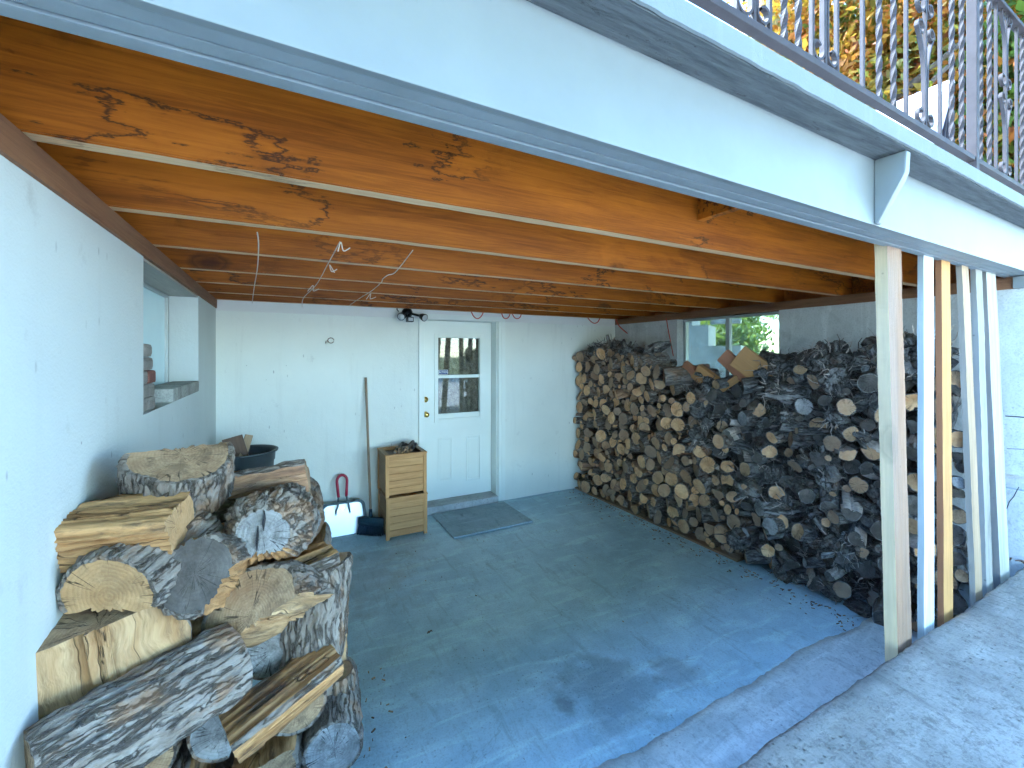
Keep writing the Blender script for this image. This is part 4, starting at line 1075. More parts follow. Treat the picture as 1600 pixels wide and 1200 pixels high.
# pavers stacked in the left window reveal
M['paver'] = m_concrete('grey_paver', (0.22, 0.20, 0.18), (0.34, 0.315, 0.285), pits=0.4, bumpk=0.6)
M['paver_red'] = m_concrete('red_paver', (0.16, 0.06, 0.045), (0.24, 0.10, 0.075), pits=0.3)
names = ['bottom', 'second', 'third', 'fourth', 'top']
hh = 0.0605
for k in range(5):
    z0 = LWZ + 0.001 + k * (hh + 0.0008)
    for j in range(2 if k < 3 else 1):
        w = 0.118
        y0 = LW0 + 0.03 + j * (w + 0.003) + (0.0 if k < 4 else 0.01)
        if k >= 3: w = 0.19 - 0.012 * (k - 3)
        bm = bmesh.new(); xa = XL - 0.145 + random.uniform(-.006, .006); xb = XL - 0.012 + random.uniform(-.004, .004)
        box(bm, -(xb - xa) / 2, (xb - xa) / 2, -w / 2, w / 2, 0, hh - 0.0005, 0, 0.012 if k < 3 else 0.018)
        o = obj('paver', bm, M['paver_red'] if (k == 2 and j == 1) else M['paver']); o.location = ((xa + xb) / 2, y0 + w / 2, z0)
        o.rotation_euler = (0, 0, R(random.uniform(-3, 3)))
        lab = 'red paver in the middle of the pile on the window sill' if (k == 2 and j == 1) else '%s grey paver of the %s column in the window reveal' % (names[k], ('nearer', 'farther')[j])
        setp(o, lab, 'paver', 'pavers stacked in the window reveal')
M['sillblock'] = m_concrete('dirty_block', (0.24, 0.23, 0.20), (0.50, 0.51, 0.48), pits=0.8, bumpk=0.8)
o = boxo('sill_block', (XL - 0.15, XL + 0.008, on_x(268, 600, XL).y, LW1 - 0.03, LWZ + 0.001, LWZ + 0.075), M['sillblock'], None, 0.008)
setp(o, 'dirty concrete block lying on the left window sill', 'block')

# ------------------------------------------------------------------ firewood: meshes
M['bark'] = m_bark('grey_bark', (0.21, 0.17, 0.135), (0.36, 0.32, 0.275), (0.34, 0.19, 0.09), 1.0, 1.0, 0.6)
M['bark_dark'] = m_bark('dark_root_bark', (0.07, 0.064, 0.06), (0.36, 0.345, 0.33), (0.17, 0.10, 0.06), 0.9, 1.0, 0.5, 0.12)
M['bark_stack'] = m_bark('stack_bark', (0.13, 0.10, 0.078), (0.46, 0.40, 0.345), (0.30, 0.16, 0.08), 1.6, 1.0, 0.45, 0.10)
M['end_tan'] = m_end('tan_end_grain', (0.44, 0.255, 0.105), (0.58, 0.37, 0.175), (0.19, 0.10, 0.04), grey=0.1)
M['end_grey'] = m_end('grey_end_grain', (0.24, 0.235, 0.23), (0.42, 0.41, 0.40), (0.10, 0.095, 0.09), cells=0.7, grey=0.2)
M['end_dark'] = m_end('dark_end_grain', (0.07, 0.06, 0.052), (0.16, 0.14, 0.12), (0.03, 0.026, 0.022), cells=0.6, grey=0.3)
M['end_stack'] = m_end('stack_end_grain', (0.58, 0.32, 0.14), (0.78, 0.52, 0.28), (0.26, 0.13, 0.055), ringk=420, cells=0.4)
M['end_brown'] = m_end('hero_end_grain', (0.34, 0.22, 0.12), (0.54, 0.38, 0.22), (0.17, 0.10, 0.05), ringk=330, cells=0.65, grey=0.15)
M['split'] = m_split('split_wood', (0.60, 0.36, 0.155), (0.30, 0.155, 0.058), (0.05, 0.04, 0.035), 0.9)
M['split_pale'] = m_split('split_wood_pale', (0.60, 0.415, 0.22), (0.36, 0.205, 0.085), (0.09, 0.065, 0.05), 0.75)
M['split_red'] = m_split('split_wood_reddish', (0.52, 0.33, 0.19), (0.30, 0.16, 0.09), (0.10, 0.07, 0.07), 0.5)
M['twig'] = m_plain('dry_twig', (0.50, 0.43, 0.37), 0.9, var=0.35, sc=40)

def log_mesh(name, L, r, mats, cuts=(), nth=64, nx=22, bark=0.010, fib=0.004, seed=0, ell=1.0, taper=0.0, flare=None, bow=0.0, endtilt=(0, 0), lump=0.06, capn=5):
    """log along +X from 0 to L; cuts = [(angle deg, offset as share of r)] riven planes. mats: bark, end, split"""
    sv_ = Vector((seed * 3.17, seed * 1.31, seed * 7.7))
    nrm = [(math.cos(R(a)), math.sin(R(a)), o * r) for a, o in cuts]
    verts, lcs, kind = [], [], []
    ths = [2 * math.pi * k / nth for k in range(nth)]
    def rad(th, x):
        c, s = math.cos(th), math.sin(th)
        f = 1 - taper * x / L
        if flare: f *= flare(x / L)
        R0 = r * f * (1 + lump * mnoise.noise(Vector((c * 1.3, s * 1.3, x * 3.0)) + sv_)) / math.sqrt(c * c + (s / ell) ** 2)
        k = 0
        Rr = R0
        for i, (nx_, ny_, o) in enumerate(nrm):
            d = c * nx_ + s * ny_
            if d > 1e-3:
                oo = o * f + fib * 2.5 * mnoise.noise(Vector((x * 2.5, i * 7.0, (c * ny_ - s * nx_) * 9)) + sv_)
                t = oo / d
                if t < Rr: Rr = max(0.01, t); k = 1
        if k == 0:
            p = Vector((x * 9, c * r * 42, s * r * 42)) + sv_
            rid = 1 - abs(mnoise.noise(p)) * 2
            rid2 = mnoise.noise(Vector((x * 22, c * r * 95, s * r * 95)) + sv_)
            Rr += bark * (rid * 0.75 + rid2 * 0.5) * (0.35 + 0.65 * min(1, x / (0.06 * L), (L - x) / (0.06 * L)))
        else:
            u_ = -s * 1.0 if abs(c) > abs(s) else c
            Rr += fib * (mnoise.noise(Vector((x * 1.4, c * Rr * 75, s * Rr * 75)) + sv_) + 0.8 * mnoise.noise(Vector((x * 5, c * Rr * 22, s * Rr * 22)) + sv_))
        return Rr, k
    for i in range(nx + 1):
        x = L * i / nx
        for th in ths:
            Rr, k = rad(th, x)
            y, z = Rr * math.cos(th), Rr * math.sin(th)
            xx = x
            e = 1 - 2 * i / nx
            if i == 0: xx = endtilt[0] * y + 0.004 * mnoise.noise(Vector((y * 20, z * 20, 1)) + sv_)
            if i == nx: xx = L + endtilt[1] * y + 0.004 * mnoise.noise(Vector((y * 20, z * 20, 5)) + sv_)
            verts.append((xx, y + bow * math.sin(math.pi * i / nx), z)); lcs.append((x, y, z)); kind.append(k)
    faces, fm, sm = [], [], []
    for i in range(nx):
        for k in range(nth):
            a, b = i * nth + k, i * nth + (k + 1) % nth
            faces.append((a, a + nth, b + nth, b)); fm.append(2 if (kind[a] + kind[b] + kind[a + nth] + kind[b + nth]) >= 2 else 0)
    for end in (0, nx):
        base = end * nth; ring = [base + k for k in range(nth)]
        cxm = sum(verts[j][1] for j in ring) / nth; czm = sum(verts[j][2] for j in ring) / nth; xm = sum(verts[j][0] for j in ring) / nth
        lcy = sum(lcs[j][1] for j in ring) / nth; lcz = sum(lcs[j][2] for j in ring) / nth
        # duplicate rim so that end grain shades with its own edge
        prev = []
        for j in ring:
            prev.append(len(verts)); verts.append(verts[j]); lcs.append(lcs[j]); kind.append(0)
        for m in range(1, capn):
            t = 0.9 if m == 1 else 0.9 * (1 - (m - 1) / (capn - 1)); cur = []
            for j in ring:
                y = cxm + (verts[j][1] - cxm) * t; z = czm + (verts[j][2] - czm) * t
                x = xm + (verts[j][0] - xm) * t + 0.003 * mnoise.noise(Vector((y * 35, z * 35, end)) + sv_)
                cur.append(len(verts)); verts.append((x, y, z)); lcs.append((lcs[j][0], lcy + (lcs[j][1] - lcy) * t, lcz + (lcs[j][2] - lcz) * t)); kind.append(0)
            for k in range(nth):
                f = (prev[k], prev[(k + 1) % nth], cur[(k + 1) % nth], cur[k]); faces.append(f if end == 0 else f[::-1])
                fm.append(0 if (m == 1 and kind[base + k] + kind[base + (k + 1) % nth] == 0) else 1)
            prev = cur
        ci = len(verts); verts.append((xm, cxm, czm)); lcs.append((0 if end == 0 else L, lcy, lcz)); kind.append(0)
        for k in range(nth):
            f = (prev[k], prev[(k + 1) % nth], ci); faces.append(f if end == 0 else f[::-1]); fm.append(1)
    return verts, faces, fm, lcs
def to_mesh(name, data, mats, rnd=None, smooth=True):
    verts, faces, fm, lcs = data
    me = bpy.data.meshes.new(name); me.from_pydata([tuple(v) for v in verts], [], faces)
    me.polygons.foreach_set('material_index', np.array(fm, dtype=np.int32))
    me.polygons.foreach_set('use_smooth', np.full(len(faces), smooth))
    a = me.attributes.new('lc', 'FLOAT_VECTOR', 'POINT'); a.data.foreach_set('vector', np.asarray(lcs, dtype=np.float32).reshape(-1))
    if rnd is None: rnd = np.zeros(len(verts))
    b = me.attributes.new('rnd', 'FLOAT', 'POINT'); b.data.foreach_set('value', np.asarray(rnd, dtype=np.float32))
    for m in mats: me.materials.append(m)
    me.update(); return me
def frame(axis, roll=0.0, up=(0, 0, 1)):
    x = Vector(axis).normalized(); u = Vector(up)
    if abs(x.dot(u)) > 0.8: u = Vector((0, -1, 0)) if abs(x.z) > 0.5 else Vector((0, 0, 1))
    z = (u - x * u.dot(x)).normalized(); y = z.cross(x)
    m = Matrix(((x.x, y.x, z.x), (x.y, y.y, z.y), (x.z, y.z, z.z)))
    return m @ Matrix.Rotation(roll, 3, 'X')
#  local frame: x = axis, z = nearest to up, y = z × x.  For axis +X: y = +Y (away), so a cut at angle 180 faces the camera, 90 faces up
def place(o, p, axis, roll=0.0):
    m = frame(axis, R(roll)); o.matrix_world = Matrix.Translation(p) @ m.to_4x4()

# ------------------------------------------------------------------ the split-log pile on the left
def hero(label, px, py, Y, axis, L, r, bark='bark', end='end_brown', split='split', cuts=(), roll=0, name='split_log', mid=True, **kw):
    global hs
    hs += 1
    kw.setdefault('nth', 150); kw.setdefault('nx', 60); kw.setdefault('bark', 0.015); kw.setdefault('fib', 0.0055)
    d = log_mesh(name, L, r, None, cuts, seed=hs, **kw)
    o = link(name, to_mesh(name, d, [M[bark], M[end], M[split]], np.full(len(d[0]), random.random())))
    p = on_y(px, py, Y); ax = Vector(axis).normalized()
    if mid: p = p - ax * L / 2
    place(o, p, axis, roll)
    setp(o, label, 'log', 'split logs piled against the left wall')
    return o
hs = 0
H = hero
H('upright half round topping the left pile, tan sawn top and grey bark', 283, 742, 1.80, (0.10, -0.45, 0.90), 0.17, 0.140, cuts=((-75, 0.25),), lump=0.12)
H('reddish split log lying to the right behind the topmost half round', 400, 760, 1.92, (1, -0.10, 0.12), 0.36, 0.088, split='split_red', cuts=((-165, 0.45), (60, 0.55)))
H('grey wedge propped just in front of the waste bin', 392, 760, 2.10, (0.6, 0.5, 0.45), 0.20, 0.06, cuts=((100, 0.1), (-30, 0.2)), split='split_red')
H('long brown split log jutting left near the top of the pile', 192, 829, 1.60, (1, -0.22, 0.03), 0.27, 0.105, end='end_tan', split='split', cuts=((98, 0.50), (-165, 0.62), (-90, 0.75)), lump=0.1)
H('small brown wedge behind the right end of the jutting log', 292, 818, 1.80, (0.35, -0.9, 0.1), 0.2, 0.075, cuts=((120, 0.2), (20, 0.3)))
H('grey round with a deep vertical check in its weathered end', 410, 836, 1.60, (0.20, 1, -0.20), 0.26, 0.128, end='end_grey', mid=False, flare=lambda t: 0.64 + 0.36 * min(1, max(0, t - 0.03) / 0.16) ** 0.7, cuts=((-90, 0.66),), lump=0.12)
H('black-ended log in the middle of the left pile', 304, 896, 1.50, (0.16, 0.9, -0.38), 0.30, 0.105, end='end_dark', mid=False, cuts=((-150, 0.75), (65, 0.85)), lump=0.14)
H('half round with flat underside and tan sawn face at the left of the pile', 168, 932, 1.50, (0.42, 0.9, 0.12), 0.30, 0.125, end='end_tan', mid=False, cuts=((-92, 0.32),), ell=0.85)
H('broad pale split block with vertical grain against the left wall', 168, 1042, 1.50, (-0.10, -0.10, 0.98), 0.235, 0.172, split='split_pale', cuts=((108, 0.05),), roll=0)
H('long grey barked log across the bottom of the pile', 232, 1112, 1.46, (0.86, 0.48, 0.06), 0.42, 0.105, bark='bark', cuts=((-90, 0.5),))
H('big brown-faced log with split underside at the lower right of the pile', 392, 962, 1.56, (0.50, 0.72, -0.45), 0.34, 0.150, mid=False, cuts=((-125, 0.18),), split='split_pale', lump=0.15)
H('grey barked slab standing at the right edge of the pile', 490, 948, 1.80, (0.06, 0.02, 1.0), 0.36, 0.115, cuts=((-100, 0.3),), lump=0.12, bark='bark')
H('narrow tan split billet at the right edge low in the pile', 517, 1010, 2.02, (0.05, 0.05, 1.0), 0.27, 0.06, split='split_pale', cuts=((100, 0.3), (10, 0.5)))
H('grey bark billet at the bottom right corner of the pile', 518, 1110, 1.92, (0.0, 0.1, 1.0), 0.3, 0.085, cuts=((-60, 0.2),))
H('orange split log low in the middle right of the pile', 452, 1095, 1.62, (0.9, 0.25, 0.3), 0.34, 0.10, split='split', cuts=((-140, 0.35), (90, 0.7)))
H('tan stub tucked beneath the black-ended log', 296, 975, 1.74, (0.3, 0.9, 0.1), 0.22, 0.07, end='end_tan', cuts=((90, 0.3),), mid=False)
H('grey billet behind the brown jutting log', 340, 800, 1.95, (1, 0.1, 0.05), 0.30, 0.08, cuts=((-90, 0.3),))
H('weathered plank of bark under the grey checked round', 462, 890, 1.72, (0.9, 0.3, 0.12), 0.26, 0.07, split='split', cuts=((-90, 0.0), (90, 0.4)))
# hidden support of the pile: rear row and base course, same kind of logs
k = 0
for (Y, z, xs_) in ((1.72, 0.10, (-0.38, -0.16, 0.07)), (1.72, 0.30, (-0.28, -0.05, 0.17)), (1.74, 0.49, (-0.40, -0.17, 0.05)), (1.80, 0.68, (-0.40, -0.18)), (1.90, 0.66, (0.08,)), (1.95, 0.86, (-0.36, -0.12)), (2.0, 1.05, (-0.38, -0.17)), (2.02, 0.86, (0.08,)), (2.0, 1.06, (0.05,)), (2.05, 1.20, (-0.36,)), (1.76, 0.70, (-0.03,)), (1.98, 0.80, (0.13,)), (1.90, 0.93, (0.0,))):
    for x_ in xs_:
        k += 1; hs += 1
        r_ = random.uniform(0.09, 0.108); L_ = random.uniform(0.34, 0.42)
        d = log_mesh('split_log', L_, r_, None, ((random.uniform(0, 360), 0.4),) if k % 3 else (), nth=48, nx=16, seed=hs)
        o = link('split_log', to_mesh('split_log', d, [M['bark'], M['end_brown' if k % 2 else 'end_grey'], M['split']], np.full(len(d[0]), random.random())))
        place(o, Vector((x_, Y, z)), (random.uniform(-.15, .15), 1, random.uniform(-.05, .05)), random.uniform(0, 360))
        setp(o, '%s log in the shaded inner rows of the left pile, %s' % ('bottom' if z < 0.2 else 'second-course' if z < 0.4 else 'third-course' if z < 0.6 else 'mid-height' if z < 0.9 else 'upper', 'by the wall' if x_ < -0.3 else 'in the middle' if x_ < 0 else 'at the room side'), 'log', 'inner logs of the left pile')

# ------------------------------------------------------------------ the long stack along the right wall
SX = 3.42                                   # face of the stack
def top_z(s):
    pts = [(0.9, 1.74), (1.15, 1.75), (1.45, 1.66), (1.75, 1.69), (2.0, 1.60), (2.3, 1.50), (2.8, 1.50), (3.05, 1.57), (3.4, 1.66), (3.8, 1.77), (4.1, 1.83), (4.35, 1.78), (4.62, 1.70)]
    for (a, za), (b, zb) in zip(pts[:-1], pts[1:]):
        if a <= s <= b: return za + (zb - za) * (s - a) / (b - a)
    return 1.7
def neat(s, z): return s > 2.25 + 0.5 * z + 0.25 * mnoise.noise(Vector((s * 3, z * 3, 4)))
prng = random.Random(21)
S0, S1 = 0.985, 4.63
cands = []
for _ in range(9000):
    s = prng.uniform(S0, S1); z = prng.uniform(0.03, top_z(min(4.6, max(0.95, s))))
    nt = neat(s, z)
    r_ = (prng.choice((0.02, 0.024, 0.028, 0.032, 0.036, 0.042, 0.05, 0.06, 0.07)) if nt else prng.choice((0.026, 0.032, 0.038, 0.044, 0.05, 0.058, 0.066)))
    cands.append((r_, s, z, nt))
big = sorted(cands, key=lambda c: -c[0] * prng.uniform(0.75, 1.0))
cell = {}
packed = []
def near(s, z):
    ci, cj = int(s / 0.16), int(z / 0.16)
    for i in (-1, 0, 1):
        for j in (-1, 0, 1):
            yield from cell.get((ci + i, cj + j), ())
for (r_, s, z, nt) in big:
    z = max(z, r_ + 0.026)
    if all((s - q_[1]) ** 2 + (z - q_[2]) ** 2 > ((0.88 if nt else 0.93) * (r_ + q_[0])) ** 2 for q_ in near(s, z)):
        t_ = (r_, s, z, nt); packed.append(t_); cell.setdefault((int(s / 0.16), int(z / 0.16)), []).append(t_)
# prototypes
def add_twigs(d, n, r, L, sd_, tw=3, lo=0.03, hi=0.11):
    verts, faces, fm, lcs = d
    rg = random.Random(sd_)
    for _ in range(n):
        a = rg.uniform(0, 6.283); x = rg.uniform(-0.02, L * 0.6)
        p = Vector((x, math.cos(a) * r * 0.85, math.sin(a) * r * 0.85))
        dr = Vector((rg.uniform(-1.2, 0.3), math.cos(a) + rg.uniform(-.7, .7), math.sin(a) + rg.uniform(-.7, .7))).normalized()
        ln = rg.uniform(lo, hi); w = rg.uniform(0.0018, 0.006)
        pts = [p]
        for k in range(tw):
            dr = (dr + Vector((rg.uniform(-.6, .6), rg.uniform(-.6, .6), rg.uniform(-.6, .6)))).normalized(); pts.append(pts[-1] + dr * ln / tw)
        base = len(verts)
        for k, q_ in enumerate(pts):
            t = (pts[min(k + 1, tw)] - pts[max(k - 1, 0)]).normalized(); u_ = t.orthogonal().normalized(); v_ = t.cross(u_)
            ww = w * (1 - 0.6 * k / tw)
            for m in range(3):
                c_ = q_ + (u_ * math.cos(m * 2.094) + v_ * math.sin(m * 2.094)) * ww
                verts.append(tuple(c_)); lcs.append(tuple(c_))
        mi = 2 if rg.random() < 0.4 else 0
        for k in range(tw):
            for m in range(3):
                faces.append((base + 3 * k + m, base + 3 * k + (m + 1) % 3, base + 3 * k + 3 + (m + 1) % 3, base + 3 * k + 3 + m)); fm.append(mi)
    return d
def stump_mesh(seed, L):
    """gnarled vine root: bent, knobbly, forked, with broken rootlets"""
    rg = random.Random(seed)
    r = 1.0 * 0.06
    kk = rg.uniform(0.5, 1.0)
    d = log_mesh('root', L, r, None, (), nth=22, nx=12, bark=0.012, seed=seed + 40, lump=0.5, flare=lambda t: kk + (1.15 - kk) * math.sin(math.pi * min(1, t + 0.15)) + 0.1 * math.sin(9 * t + seed), bow=rg.uniform(-.03, .03), capn=3)
    for b in range(rg.randint(1, 3)):
        d2 = log_mesh('fork', rg.uniform(0.08, 0.16), r * rg.uniform(0.3, 0.5), None, (), nth=10, nx=5, bark=0.006, seed=seed * 3 + b, lump=0.5, taper=0.3, capn=2)
        a = rg.uniform(0, 6.28); m = frame((rg.uniform(-1.0, 0.2), math.cos(a), math.sin(a)))
        off = Vector((rg.uniform(0.02, L * 0.4), math.cos(a) * r * 0.4, math.sin(a) * r * 0.4)); base = len(d[0])
        for v, l in zip(d2[0], d2[3]): d[0].append(tuple(m @ Vector(v) + off)); d[3].append(l)
        for f, q_ in zip(d2[1], d2[2]): d[1].append(tuple(i + base for i in f)); d[2].append(q_)
    return add_twigs(d, rg.randint(28, 60), r, L, seed, hi=0.12)
def scaled_mesh(name, d, mats, sc_=1.0): return to_mesh(name, d, mats)
PR = 0.05
logp, rootp = [], []
for i in range(12):
    L_ = prng.uniform(0.30, 0.40)
    cuts_ = () if i % 4 else ((prng.uniform(0, 360), prng.uniform(0.2, 0.6)),)
    d = log_mesh('log', L_, PR, None, cuts_, nth=26, nx=7, bark=0.005, seed=100 + i, ell=prng.uniform(0.85, 1.1), lump=0.16, bow=prng.uniform(-.012, .012), endtilt=(prng.uniform(-.25, .25), 0), capn=3)
    logp.append((d, to_mesh('stack_log', d, [M['bark_stack'], M['end_stack'], M['split_red']])))
for i in range(12):
    d = stump_mesh(i + 1, prng.uniform(0.26, 0.36))
    rootp.append((d, to_mesh('root_log', d, [M['bark_dark'], M['bark_dark'] if i % 4 else M['end_dark'], M['twig']])))
darkp = [(d, to_mesh('dark_log', d, [M['bark_dark'], M['end_stack'] if i % 3 == 0 else (M['end_brown'] if i % 4 == 1 else M['end_dark'] if i % 6 < 5 else M['end_grey']), M['twig']])) for i, (d, _) in enumerate(logp)]
class Joiner:
    def __init__(s): s.V, s.F, s.M_, s.L, s.R_ = [], [], [], [], []
    def add(s, d, mw, sc_, moff=0):
        base = sum(len(x) for x in s.V)
        v = np.array(d[0]) * sc_
        m3 = np.array(mw.to_3x3()); s.V.append(v @ m3.T + np.array(mw.translation))
        s.F += [tuple(i + base for i in f) for f in d[1]]; s.M_ += [q_ + moff for q_ in d[2]]; s.L.append(np.array(d[3])); s.R_.append(np.full(len(v), random.random()))
    def make(s, name, mats, label, cat):
        if not s.V: return
        me = to_mesh(name, (np.concatenate(s.V).tolist(), s.F, s.M_, np.concatenate(s.L)), mats, np.concatenate(s.R_))
        o = link(name, me); setp(o, label, cat, kind='stuff'); return o
rest = Joiner()
cnt = {'n': 0, 'r': 0}
packed.sort(key=lambda c: -c[0] / (1.2 + (c[1] - 0.9) * 0.35))
placed_n = 0
for (r_, s, z, nt) in packed:
    zone = 'n' if (nt or s < 1.24 or prng.random() < 0.62) else 'r'
    fx = SX + prng.uniform(-0.05, 0.05) + (0.0 if nt else prng.uniform(-0.06, 0.07))
    sprd = 0.30 if nt else 0.45
    ax = Vector((1, prng.gauss(0, sprd), prng.gauss(0, sprd * 0.7)))
    if s < 1.35: ax.y = abs(ax.y)
    roll = prng.uniform(0, 360)
    if zone == 'n':
        pool = logp if nt else darkp
        d, me = prng.choice(pool); scl = r_ / PR * (1.04 if nt else 0.92)
        if not nt and prng.random() < 0.35: ax = Vector((1.0, prng.choice((-1, 1)) if s > 1.5 else 1, prng.uniform(-.4, .4)))
    else:
        d, me = prng.choice(rootp); scl = r_ / 0.06 * 1.12
        if prng.random() < 0.35: ax = Vector((0.45, (prng.choice((-1, 1)) if s > 1.45 else 1) * 1.0, prng.uniform(-.5, .5)))
    if s < 1.8: ax.y = abs(ax.y)
    mw = Matrix.Translation((fx, s, z)) @ frame(ax, R(roll)).to_4x4() @ Matrix.Diagonal((prng.uniform(0.85, 1.1) if scl < 1 else 1.0, scl, scl, 1))
    key = 'n' if (zone == 'n' and nt) else ('d' if zone == 'n' else 'r')
    cnt[key] = cnt.get(key, 0) + 1
    if cnt[key] > 290:
        rest.add(d, mw, 1.0, 0 if nt else 3); continue
    o = link({'n': 'firewood_log', 'd': 'weathered_log', 'r': 'root_log'}[key], me); o.matrix_world = mw
    small = r_ < 0.045
    zt = z / top_z(min(4.6, s))
    hw = 'lowest' if zt < 0.14 else 'low' if zt < 0.34 else 'middle' if zt < 0.62 else 'high' if zt < 0.88 else 'topmost'
    sw = 'at the back wall' if s > 4.2 else 'near the back wall' if s > 3.7 else 'left of the window' if s > 3.15 else 'below the left pane' if s > 2.65 else 'below the right pane' if s > 2.15 else 'right of the window' if s > 1.6 else 'beside the wide plank' if s > 1.3 else 'behind the standing planks'
    lab = {'n': '%s %s round log with cut end %s in the right stack' % ('thin' if small else 'thick', hw, sw),
           'd': '%s %s dark sawn log among roots %s in the right stack' % ('small' if small else 'large', hw, sw),
           'r': '%s %s gnarled black root %s in the right stack' % ('small' if small else 'large', hw, sw)}[key]
    setp(o, lab, 'log' if key != 'r' else 'root log', {'n': 'neat round logs of the right stack', 'd': 'dark sawn logs of the right stack', 'r': 'gnarled root logs of the right stack'}[key] + (', small' if small else ', large'))
print('packed', len(packed), cnt)
# second row behind, filling the gaps: cannot be counted from here
for i in range(520):
    s = S0 + 0.24 + (S1 - S0 - 0.26) * prng.random(); z = 0.05 + (top_z(s) - 0.12) * prng.random()
    d = prng.choice(rootp)[0] if not neat(s, z) else prng.choice(logp)[0]
    scl = prng.uniform(0.9, 1.3)
    mw = Matrix.Translation((SX + prng.uniform(0.14, 0.34), s, z)) @ frame((1, prng.uniform(-.4, .4) if s > 1.6 else prng.uniform(0.1, .4), prng.uniform(-.3, .3)), prng.uniform(0, 6)).to_4x4() @ Matrix.Diagonal((1, scl, scl, 1))
    rest.add(d, mw, 1.0, 0 if neat(s, z) else 3)
rest.make('firewood_filling', [M['bark_stack'], M['end_stack'], M['split_red'], M['bark_dark'], M['end_dark'], M['twig']], 'shaded mass of logs and roots filling the right-hand stack', 'firewood')
# board the stack rests on
M['skid'] = m_wood('skid_board', (0.36, 0.25, 0.16), (0.20, 0.13, 0.08), 'Y', knots=0.4)
o = boxo('skid_board', (SX - 0.03, SX + 0.12, 2.35, YB - 0.03, 0.006, 0.024), M['skid'], None, 0.003)
setp(o, 'thin board lying under the front of the right-hand stack', 'board')
# twig tufts along the top of the stack
for i, (s, hz_) in enumerate(((4.35, 1), (4.05, 1), (3.75, .8), (3.5, .7), (2.2, 1), (2.0, 1.2), (1.82, 1.2), (1.6, 1.0), (1.38, 1), (1.2, 1.2), (1.12, 1))):
    for q_ in range(2):
        d, me = rootp[(i * 2 + q_) % len(rootp)]
        o = link('root_log', me); s_ = s + prng.uniform(-.06, .06); sc_ = prng.uniform(0.85, 1.15)
        o.matrix_world = Matrix.Translation((SX + prng.uniform(0.0, 0.12), s_, top_z(s_) + 0.045)) @ frame((0.6, prng.uniform(-1, 1) if s > 1.5 else prng.uniform(0, 1), prng.uniform(-.3, .5)), prng.uniform(0, 6)).to_4x4() @ Matrix.Scale(sc_, 4)
        setp(o, 'loose black root on top of the right stack, ' + ('in the back corner' if s > 3.9 else 'left of the window' if s > 3 else 'right of the window' if s > 1.9 else 'left of the wide plank' if s > 1.5 else 'behind the standing planks'), 'root log', 'loose roots on top of the right stack')
# larger logs and sawn offcuts resting on top
def toplog(lab, px, py, X, axis, L, r, **kw):
    global hs
    hs += 1
    mats = kw.pop('mats', ('bark', 'end_stack', 'split'))
    d = log_mesh('log', L, r, None, kw.pop('cuts', ()), seed=hs, nth=48, nx=14, bark=0.006, lump=0.12, **kw)
    o = link('stack_top_log', to_mesh('stack_top_log', d, [M[k_] for k_ in mats], np.full(len(d[0]), 0.1)))
    place(o, on_x(px, py, X), axis); setp(o, lab, 'log', 'big logs on top of the right stack')
toplog('big grey log with tan end near the slider window, atop the stack', 1038, 589, SX - 0.07, (0.75, -0.65, 0.12), 0.42, 0.085)
toplog('log with broad worn end under the sagging red cable', 998, 566, SX - 0.03, (1, -0.2, 0.1), 0.34, 0.075, mats=('bark', 'end_brown', 'split'))
toplog('tapered grey log beside the worn-ended log on the stack', 975, 582, SX - 0.02, (0.9, -0.45, 0.1), 0.34, 0.07, taper=0.4)
toplog('large bright round end below the offcuts', 1079, 622, SX - 0.09, (1, -0.1, 0.02), 0.32, 0.058)
toplog('thick dark log with pale end sticking out of the root heap', 1270, 596, SX - 0.09, (0.8, -0.4, 0.3), 0.32, 0.06, mats=('bark_dark', 'end_stack', 'split'))
toplog('salmon-coloured round end in the middle of the stack', 1122, 690, SX - 0.09, (1, -0.05, 0.0), 0.3, 0.062)
toplog('dull oval end low in the middle of the root heap', 1186, 793, SX - 0.1, (0.9, -0.5, 0.0), 0.32, 0.075, mats=('bark_dark', 'end_grey', 'split'))
toplog('grey round end lower right of the dull oval one', 1203, 822, SX - 0.09, (1, -0.1, 0.0), 0.32, 0.068, mats=('bark_dark', 'end_grey', 'split'))
toplog('orange end low beside the wide standing plank', 1302, 808, SX - 0.09, (0.9, -0.35, 0.1), 0.3, 0.05, mats=('bark_dark', 'end_stack', 'split'))
M['offcut'] = m_wood('sawn_offcut', (0.50, 0.29, 0.11), (0.30, 0.15, 0.055), 'X', knots=0.5, rough=0.7)
M['offcut_red'] = m_wood('sawn_offcut_red', (0.46, 0.22, 0.12), (0.28, 0.12, 0.06), 'X', knots=0.5, rough=0.7)
for (lab, px, py, w, h, L, rot, mt) in (('reddish sawn offcut leaning left at the window', 1085, 576, 0.10, 0.05, 0.26, (8, 38, -24), 'offcut_red'),
        ('square tan sawn offcut leaning under the window', 1103, 583, 0.15, 0.06, 0.22, (-6, 36, -20), 'offcut'),
        ('tall reddish board offcut standing tilted against the window', 1150, 566, 0.13, 0.045, 0.30, (-10, 44, -15), 'offcut_red'),
        ('long tan board offcut tilted across the right pane', 1180, 568, 0.20, 0.045, 0.34, (-12, 38, -12), 'offcut'),
        ('small tan wedge offcut below the leaning boards', 1140, 592, 0.06, 0.03, 0.20, (10, -35, -30), 'offcut')):
    bm = bmesh.new(); box(bm, -L / 2, L / 2, -h / 2, h / 2, -w / 2, w / 2, 0, 0.004)
    o = obj('timber_offcut', bm, M[mt]); o.location = on_x(px, py + 7, SX + 0.06); o.rotation_euler = tuple(R(a) for a in (rot[0] + 20, rot[1], rot[2] - 55))
    setp(o, lab, 'timber offcut', 'sawn offcuts on the stack')
